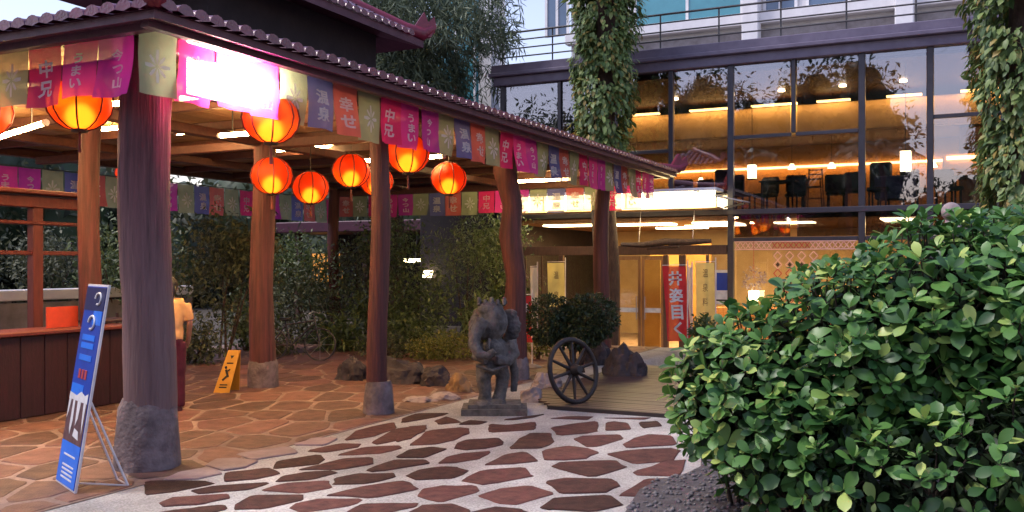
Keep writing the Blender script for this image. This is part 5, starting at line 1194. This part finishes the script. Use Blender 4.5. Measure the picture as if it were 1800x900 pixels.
# pale bicycle parked in the garden
bp_ = g(520, 634); bk = thing('bicycle', 'pale bicycle parked on the garden path', 'bicycle', (bp_.x, bp_.y, 0)); bd_ = Vector((.9, .3, 0)).normalized()
for s in (-.5, .5):
    c_ = bp_ + bd_ * s + Vector((0, 0, .33)); w_ = MB().tube([c_ + (bd_ * math.cos(a) + Vector((0, 0, 1)) * math.sin(a)) * .32 for a in [2 * PI * k / 20 for k in range(21)]], .018, 6, False).build('wheel', M['char'], bk)
    mb = MB()
    for k in range(8): a = k * PI / 4; mb.bar(c_, c_ + (bd_ * math.cos(a) + Vector((0, 0, 1)) * math.sin(a)) * .31, .005)
    mb.build('spokes', M['metal'], w_)
def bb(u, z): return bp_ + bd_ * u + Vector((0, 0, z))
mb = MB(); [mb.tube([a, b], .018, 6) for a, b in ((bb(-.5, .33), bb(-.1, .3)), (bb(-.1, .3), bb(.38, .75)), (bb(-.1, .3), bb(-.22, .8)), (bb(-.2, .72), bb(.36, .8)), (bb(-.5, .33), bb(-.2, .72)), (bb(.5, .33), bb(.36, .95)))]; mb.build('frame', M['char'], bk)
MB().tube([bb(.36, .95) - Vector((-bd_.y, bd_.x, 0)) * .25, bb(.36, .98), bb(.36, .95) + Vector((-bd_.y, bd_.x, 0)) * .25], .014, 6).build('handlebar', M['metal'], bk); MB().cbox(tuple(bb(-.22, .8) - Vector((.12, .07, 0))), tuple(bb(-.22, .86) + Vector((.12, .07, 0))), .02).build('saddle', M['ink'], bk)

# ---- vine-clad palm trunks
def vine_trunk(label, x, y, z0, ztop, rt_, vz0, rv, n, size, group='vine clad palm trunks', dens=None):
    t = thing('palm_tree', label, 'tree', (x, y, gz(x, y)), group)
    pts = [(x + .05 * math.sin(z), y + .05 * math.cos(z * .8), z) for z in np.linspace(gz(x, y), ztop, 14)]; MB().tube(pts, [rt_ * (1.12 - .02 * i) for i in range(14)], 14, True, True, .05).build('trunk', M['bark'], t)
    zz = vz0 + (ztop - vz0) * rng.random(n) ** .85; a = rng.uniform(0, 2 * PI, n)
    prof = np.interp(zz, [vz0, vz0 + .9, vz0 + 2, ztop], rv); prof *= 1 + .42 * np.array([noise.noise(Vector((math.cos(u) * 1.5, math.sin(u) * 1.5, v * 1.1))) for u, v in zip(a, zz)])
    msk = np.array([noise.noise(Vector((math.cos(u) * 1.8 + x, math.sin(u) * 1.8, v * 1.5))) for u, v in zip(a, zz)]) > -.22
    a, zz, prof = a[msk], zz[msk], prof[msk]; n = len(a)
    for k in range(26):          # loose shoots hanging clear of the trunk
        az = random.uniform(0, 2 * PI); z1_ = random.uniform(vz0 + 1.0, ztop); L_ = random.uniform(.5, 1.5); m_ = int(L_ * 22)
        a = np.concatenate([a, az + rng.normal(size=m_) * .05]); zz = np.concatenate([zz, z1_ - L_ * rng.random(m_)]); prof = np.concatenate([prof, np.full(m_, np.interp(z1_, [vz0, vz0 + 2], [rv[0], rv[2]]) * random.uniform(1.1, 1.35))]); n += m_
    r = rt_ + (prof - rt_) * rng.random(n) ** .4
    p = np.stack([x + r * np.cos(a), y + r * np.sin(a), zz], 1); d = np.stack([np.cos(a), np.sin(a), rng.uniform(-1.6, -.1, n)], 1) + rdirs(n) * .45
    link_mesh('vine', leaf_cloud('vine', p, d, np.stack([np.cos(a), np.sin(a), np.full(n, .6)], 1) + rdirs(n) * .4, size * rng.uniform(.4, 1.5, n), leaf_template(1, .5, 3, .25, .35)), M['lf_vine'], t)['kind'] = 'stuff'
    # palm crown far above
    V2 = []; 
    for k in range(16):
        az = 2 * PI * k / 16 + random.uniform(-.2, .2); el = random.uniform(-.1, .9); L = random.uniform(2.2, 3.0)
        for s in range(26):
            u = (s + 2) / 27; q = Vector((math.cos(az) * math.cos(el) * L * u, math.sin(az) * math.cos(el) * L * u, math.sin(el) * L * u - 1.1 * u * u)); 
            for sg in (-1, 1): V2.append((x + q.x, y + q.y, ztop + q.z, -math.sin(az) * sg + math.cos(az) * .6, math.cos(az) * sg + math.sin(az) * .6, -.45))
    V2 = np.array(V2); o = link_mesh('crown', leaf_cloud('crown', V2[:, :3], V2[:, 3:], np.tile([0, 0, 1.], (len(V2), 1)) + rdirs(len(V2)) * .2, np.full(len(V2), .75), leaf_template(1, .07, 2, .1, .25)), M['lf_palm'], t); o['kind'] = 'stuff'
    return t
vine_trunk('thick trunk wrapped in hanging green vines rising behind the pavilion roof', -8.02, 21.75, 0, 10.5, .29, 3.9, [.36, .62, .74, .80], 15000, .145)
q = onY(1806, 200, 18.0); vine_trunk('vine covered trunk at the right edge in front of the glazing', q.x, q.y, 0, 9.0, .3, .3, [.5, .66, .72, 1.0], 16000, .15)
# palms standing on the open side of the forecourt (mirrored in the upper glass)
def palm(label, x, y, h):
    t = thing('palm_tree', label, 'tree', (x, y, 0), 'palms on the open side of the forecourt')
    MB().tube([(x, y, 0), (x + .1, y, h * .5), (x, y + .1, h)], [.24, .18, .15], 10, True, True, .05).build('trunk', M['bark'], t); V2 = []
    for k in range(20):
        az = 2 * PI * k / 20 + random.uniform(-.2, .2); el = random.uniform(-.2, 1.1); L = random.uniform(2.0, 2.8)
        for s in range(22):
            u = (s + 2) / 23; q = Vector((math.cos(az) * math.cos(el) * L * u, math.sin(az) * math.cos(el) * L * u, math.sin(el) * L * u - 1.3 * u * u))
            for sg in (-1, 1): V2.append((x + q.x, y + q.y, h + q.z, -math.sin(az) * sg + math.cos(az) * .6, math.cos(az) * sg + math.sin(az) * .6, -.5))
    V2 = np.array(V2); link_mesh('crown', leaf_cloud('crown', V2[:, :3], V2[:, 3:], np.tile([0, 0, 1.], (len(V2), 1)) + rdirs(len(V2)) * .2, np.full(len(V2), .7), leaf_template(1, .09, 2, .1, .25)), M['lf_palm'], t)['kind'] = 'stuff'
# ---- weeping tree behind the pavilion roof
wx, wy = -14.6, 22.4
we = thing('weeping_tree', 'drooping fine leaved tree behind the pavilion roof', 'tree', (wx, wy, 0))
MB().tube([(wx, wy, 0), (wx + .1, wy, 3), (wx - .1, wy, 6), (wx + .2, wy, 9)], [.3, .24, .2, .12], 10, True, True, .05).build('trunk', M['bark'], we)
mb = MB(); P3 = []; D3 = []
for k in range(1400):
    az = random.uniform(0, 2 * PI); R0 = random.uniform(.3, 3.0); z0 = random.uniform(6.2, 10.5) - .25 * R0; p0 = Vector((wx + .4 + R0 * math.cos(az) * 1.05, wy + .7 * R0 * math.sin(az), z0)); L = random.uniform(1.2, 2.6); hd = Vector((math.cos(az), math.sin(az), 0)); prev = p0
    for s in range(30):
        u = s / 29; q = p0 + hd * (.75 * u - .35 * u * u) + Vector((random.uniform(-.03, .03), random.uniform(-.03, .03), .25 * u - L * u * u))
        if q.x > -12.6 + .45 * (q.y - 22.4) and q.z < 7.7: continue
        P3.append(q[:]); v = Vector(rdirs(1)[0]) * .8 + Vector((0, 0, -.8)) + hd * .2; D3.append(v[:])
for k in range(14):
    az = 2 * PI * k / 14; R0 = random.uniform(1.2, 2.8); z0 = random.uniform(6.5, 9); mb.tube([(wx, wy, z0 - 1.2), (wx + R0 * .5 * math.cos(az), wy + R0 * .35 * math.sin(az), z0), (wx + R0 * math.cos(az), wy + R0 * .7 * math.sin(az), z0 + .3)], [.07, .045, .02], 6)
mb.build('limbs', M['bark'], we)
P3 = np.array(P3); D3 = np.array(D3); link_mesh('crown', leaf_cloud('crown', P3, D3, rdirs(len(P3)), rng.uniform(.18, .40, len(P3)), leaf_template(1, .13, 2, .1, .3)), M['lf_weep'], we)['kind'] = 'stuff'

# ================================================================== BIG LEAFY SHRUB (foreground)
hs = thing('leafy_shrub', 'large glossy round leaved shrub filling the corner beside the paving', 'shrub', (*at(1500, 900, 7.0)[:2], 0))
def bb_(px, py, d, rpx, sx=1, sz=1): c = at(px, py, d); r = rpx / FPX * d; return (c.x, c.y, c.z, r * sx, r * sx, r * sz)
HB = [bb_(1272, 682, 7.35, 84), bb_(1345, 690, 7.35, 128), bb_(1490, 650, 7.3, 165), bb_(1650, 596, 7.2, 182), bb_(1800, 600, 7.1, 205), bb_(1930, 640, 6.9, 220), bb_(1600, 640, 7.0, 110), bb_(1300, 742, 7.2, 95, 1, .8), bb_(1420, 742, 7.0, 110, 1, .9)]
LB = [bb_(1500, 830, 6.6, 95), bb_(1640, 850, 6.3, 100), bb_(1780, 800, 6.2, 110), bb_(1330, 820, 6.9, 60)]
camv = np.array([0, 0, EYE])
def rosettes(blobs, n, mind, seed, inner=.0):
    r_ = np.random.default_rng(seed); B = np.array(blobs); out = []; tries = 0; cell = {}
    vol = (B[:, 3]) ** 2; pr = vol / vol.sum()
    while len(out) < n and tries < n * 60:
        tries += 1; k = r_.choice(len(B), p=pr); d = r_.normal(size=3); d /= np.linalg.norm(d); b = B[k]
        f = 1 + .16 * noise.noise(Vector((d[0] * 2.6 + b[0], d[1] * 2.6, d[2] * 2.6)))
        f += .10 * noise.noise(Vector((d[0] * 7 + b[1], d[1] * 7, d[2] * 7))) + (r_.random() < .08) * r_.uniform(.04, .14)
        p = b[:3] + d * b[3:6] * f
        if p[2] < .12: continue
        ins = (((p - B[:, :3]) / B[:, 3:6]) ** 2).sum(1); ins[k] = 9
        if ins.min() < .72: continue
        key = tuple((p / mind).astype(int)); near = False
        for dx in (-1, 0, 1):
            for dy in (-1, 0, 1):
                for dz in (-1, 0, 1):
                    for q in cell.get((key[0] + dx, key[1] + dy, key[2] + dz), ()):
                        if ((q - p) ** 2).sum() < mind ** 2: near = True
        if near: continue
        cell.setdefault(key, []).append(p); out.append((p, d))
    return out
RS = rosettes(HB, 1350, .094, 1) + rosettes(LB, 120, .145, 2)
LP = []; LD = []; LU = []; LS = []; twig = MB()
for p, d in RS:
    p = np.array(p); ax = Vector(d) * .75 + Vector((random.uniform(-.35, .35), random.uniform(-.35, .35), .55 + random.uniform(-.2, .3))); ax.normalize()
    e1 = ax.orthogonal().normalized(); e2 = ax.cross(e1); n = random.choice((5, 6, 6, 7, 8)); ph = random.uniform(0, 6); sc = random.uniform(.8, 1.15)
    for k in range(n):
        a = ph + k * 2.4; el = math.radians(12 + 62 * (k / n) + random.uniform(-10, 10)); s = (1.0 - .45 * (k / n)) * sc
        dv = (e1 * math.cos(a) + e2 * math.sin(a)) * math.cos(el) + ax * math.sin(el) + Vector((random.uniform(-.15, .15),) * 3)
        o = Vector(p) + ax * (.045 * k / n) + dv * .012
        LP.append(o[:]); LD.append(dv[:]); LU.append((ax + dv * -.2 + Vector((random.uniform(-.2, .2), random.uniform(-.2, .2), 0)))[:]); LS.append(.148 * s * random.uniform(.62, 1.3))
    if random.random() < .55: q = Vector(p); twig.tube([q + ax * .03, q - ax * .12, q - Vector(d) * .38 - Vector((0, 0, .12))], [.005, .007, .010], 5)
LP, LD, LU, LS = map(np.array, (LP, LD, LU, LS))
T_H = leaf_template(1, .60, 6, .22, .14, .05, .64, .55)
T_H2 = leaf_template(1, .56, 6, .10, .30, .05, .62, .6)
dist = np.linalg.norm(LP - camv, axis=1); F4 = frames(LD, LU); tocam = (camv - LP) / dist[:, None]
mid = LP + F4[:, 0] * LS[:, None] * .5; dd_ = -mid[:, 0] * ST + mid[:, 1] * CT; lat = mid[:, 0] * CT + mid[:, 1] * ST
ppx = 900 + FPX * lat / dd_; ppy = HOR - FPX * (mid[:, 2] - EYE) / dd_
# frontmost leaves: nothing nearer in the same small patch of view
show = np.abs((F4[:, 2] * tocam).sum(1)) * (LS / dist) ** 2
best = {}
for i in np.argsort(dist):
    k = (int(ppx[i] // 26), int(ppy[i] // 26))
    if 0 < ppx[i] < 1800 and 0 < ppy[i] < 900 and show[i] > 0: best.setdefault(k, [])
    if k in best and len(best[k]) < 2: best[k].append(i)
front = [i for v in best.values() for i in v]; front = sorted(front, key=lambda i: -show[i])[:300]; fs_ = set(front)
tm = []
for T in (T_H, T_H2):
    me = np_mesh('leaf', T[0], T[1], True); me.materials.append(M['lf_hero']); tm.append(me)
for i in front:
    o = bpy.data.objects.new('leaf', tm[i % 2]); COL.objects.link(o); o.parent = hs; R = Matrix(F4[i].T.tolist()).to_4x4()
    o.matrix_local = Matrix.Translation(Vector(LP[i]) - wloc(hs)) @ R @ Matrix.Scale(float(LS[i]), 4)
rest_i = np.array([i for i in range(len(LP)) if i not in fs_])
for T, sel in ((T_H, rest_i[::2]), (T_H2, rest_i[1::2])):
    link_mesh('foliage', leaf_cloud('foliage', LP[sel], LD[sel], LU[sel], LS[sel], T, True), M['lf_hero'], hs)['kind'] = 'stuff'
foliage('inner_foliage', [(b[0], b[1], b[2], b[3] * .84, b[4] * .84, b[5] * .84) for b in HB + LB], 12000, .13, M['lf_dark'], hs, shell=.45, lump=.1)  # inner leaves coloured darker to paint in the shade inside the shrub
b0 = Vector(hs.location)
for b in HB + LB[:3]:
    c = Vector(b[:3]); s0 = Vector((b0.x + (c.x - b0.x) * .45, b0.y + (c.y - b0.y) * .45 + .05, -.02)); 
    for k in range(3):
        tip = c + Vector((random.uniform(-.5, .5) * b[3], random.uniform(-.5, .5) * b[4], random.uniform(-.2, .6) * b[5])); twig.tube([s0, s0.lerp(tip, .35) + Vector((random.uniform(-.1, .1), random.uniform(-.1, .1), .03)), s0.lerp(tip, .7), tip], [.022, .017, .012, .006], 6)
q = g(1285, 885, .03); c = Vector(HB[0][:3]); twig.tube([q, q.lerp(c, .4) + Vector((-.05, 0, 0)), c], [.02, .016, .008], 6); twig.tube([q + Vector((.05, .02, 0)), c + Vector((.25, .1, .05))], [.018, .008], 6)
twig.build('branches', M['twig'], hs)
# round stone finial behind the shrub
q = onY(1672, 372, 12.0); fi = thing('stone_finial', 'round weathered stone ball peeking over the shrub', 'finial', (q.x, q.y, 0)); kf = (-q.x * ST + q.y * CT) / FPX
MB().ball((q.x, q.y, q.z), 16.5 * kf, 20, 14).build('ball', M['rock3'], fi); MB().lathe((q.x, q.y, 0), [(.16, 0), (.16, q.z - .32), (.19, q.z - .30), (.19, q.z - .2), (.07, q.z - .14), (.06, q.z - 10 * kf)], 14).build('post', M['rock3'], fi)

for lb, x, y, h in (('palm left of the photographer, mirrored in the glass', -4.2, -8.0, 8.2), ('tall palm straight behind the photographer', 3.2, -10.5, 8.6), ('palm furthest behind the photographer', -6.5, -13, 8.5), ('short palm behind the photographer beyond the shrub', 6.0, -4.0, 5.6), ('slender palm far along the open side', 10.5, -12, 8.0), ('palm at the far corner of the open side', -12, -10, 8.2)):
    palm(lb, x, y, h)
hb = [(-32 + 3.6 * k, -22 + random.uniform(-2, 2), (7.5 if k < 8 else 3.2) + random.uniform(-1.5, 1.5), 3.2, 2.5, (8.5 if k < 8 else 3.6) * random.uniform(.8, 1.15)) for k in range(17)]
tag(foliage('shrubbery', hb, 60000, .42, M['lf_dark'], None, shell=.7, clump=30), 'belt of dark trees across the open side of the forecourt', 'trees', kind='stuff')
mb = MB()  # solid cores added so the tree belt mirrors dark in the glass
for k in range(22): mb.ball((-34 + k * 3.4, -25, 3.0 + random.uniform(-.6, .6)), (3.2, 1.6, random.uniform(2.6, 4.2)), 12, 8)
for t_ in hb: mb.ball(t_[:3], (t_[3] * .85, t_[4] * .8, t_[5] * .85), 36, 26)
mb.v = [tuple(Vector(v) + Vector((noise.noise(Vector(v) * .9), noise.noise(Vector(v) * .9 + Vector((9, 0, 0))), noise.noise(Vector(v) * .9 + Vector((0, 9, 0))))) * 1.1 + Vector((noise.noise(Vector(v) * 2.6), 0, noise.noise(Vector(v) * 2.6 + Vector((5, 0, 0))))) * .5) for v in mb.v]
tag(link_mesh('shrubbery', mb.mesh(), M['lf_dark']), 'added solid dark cores inside the trees across the open side', 'trees', kind='stuff')
bpy.data.objects.remove(_fo)
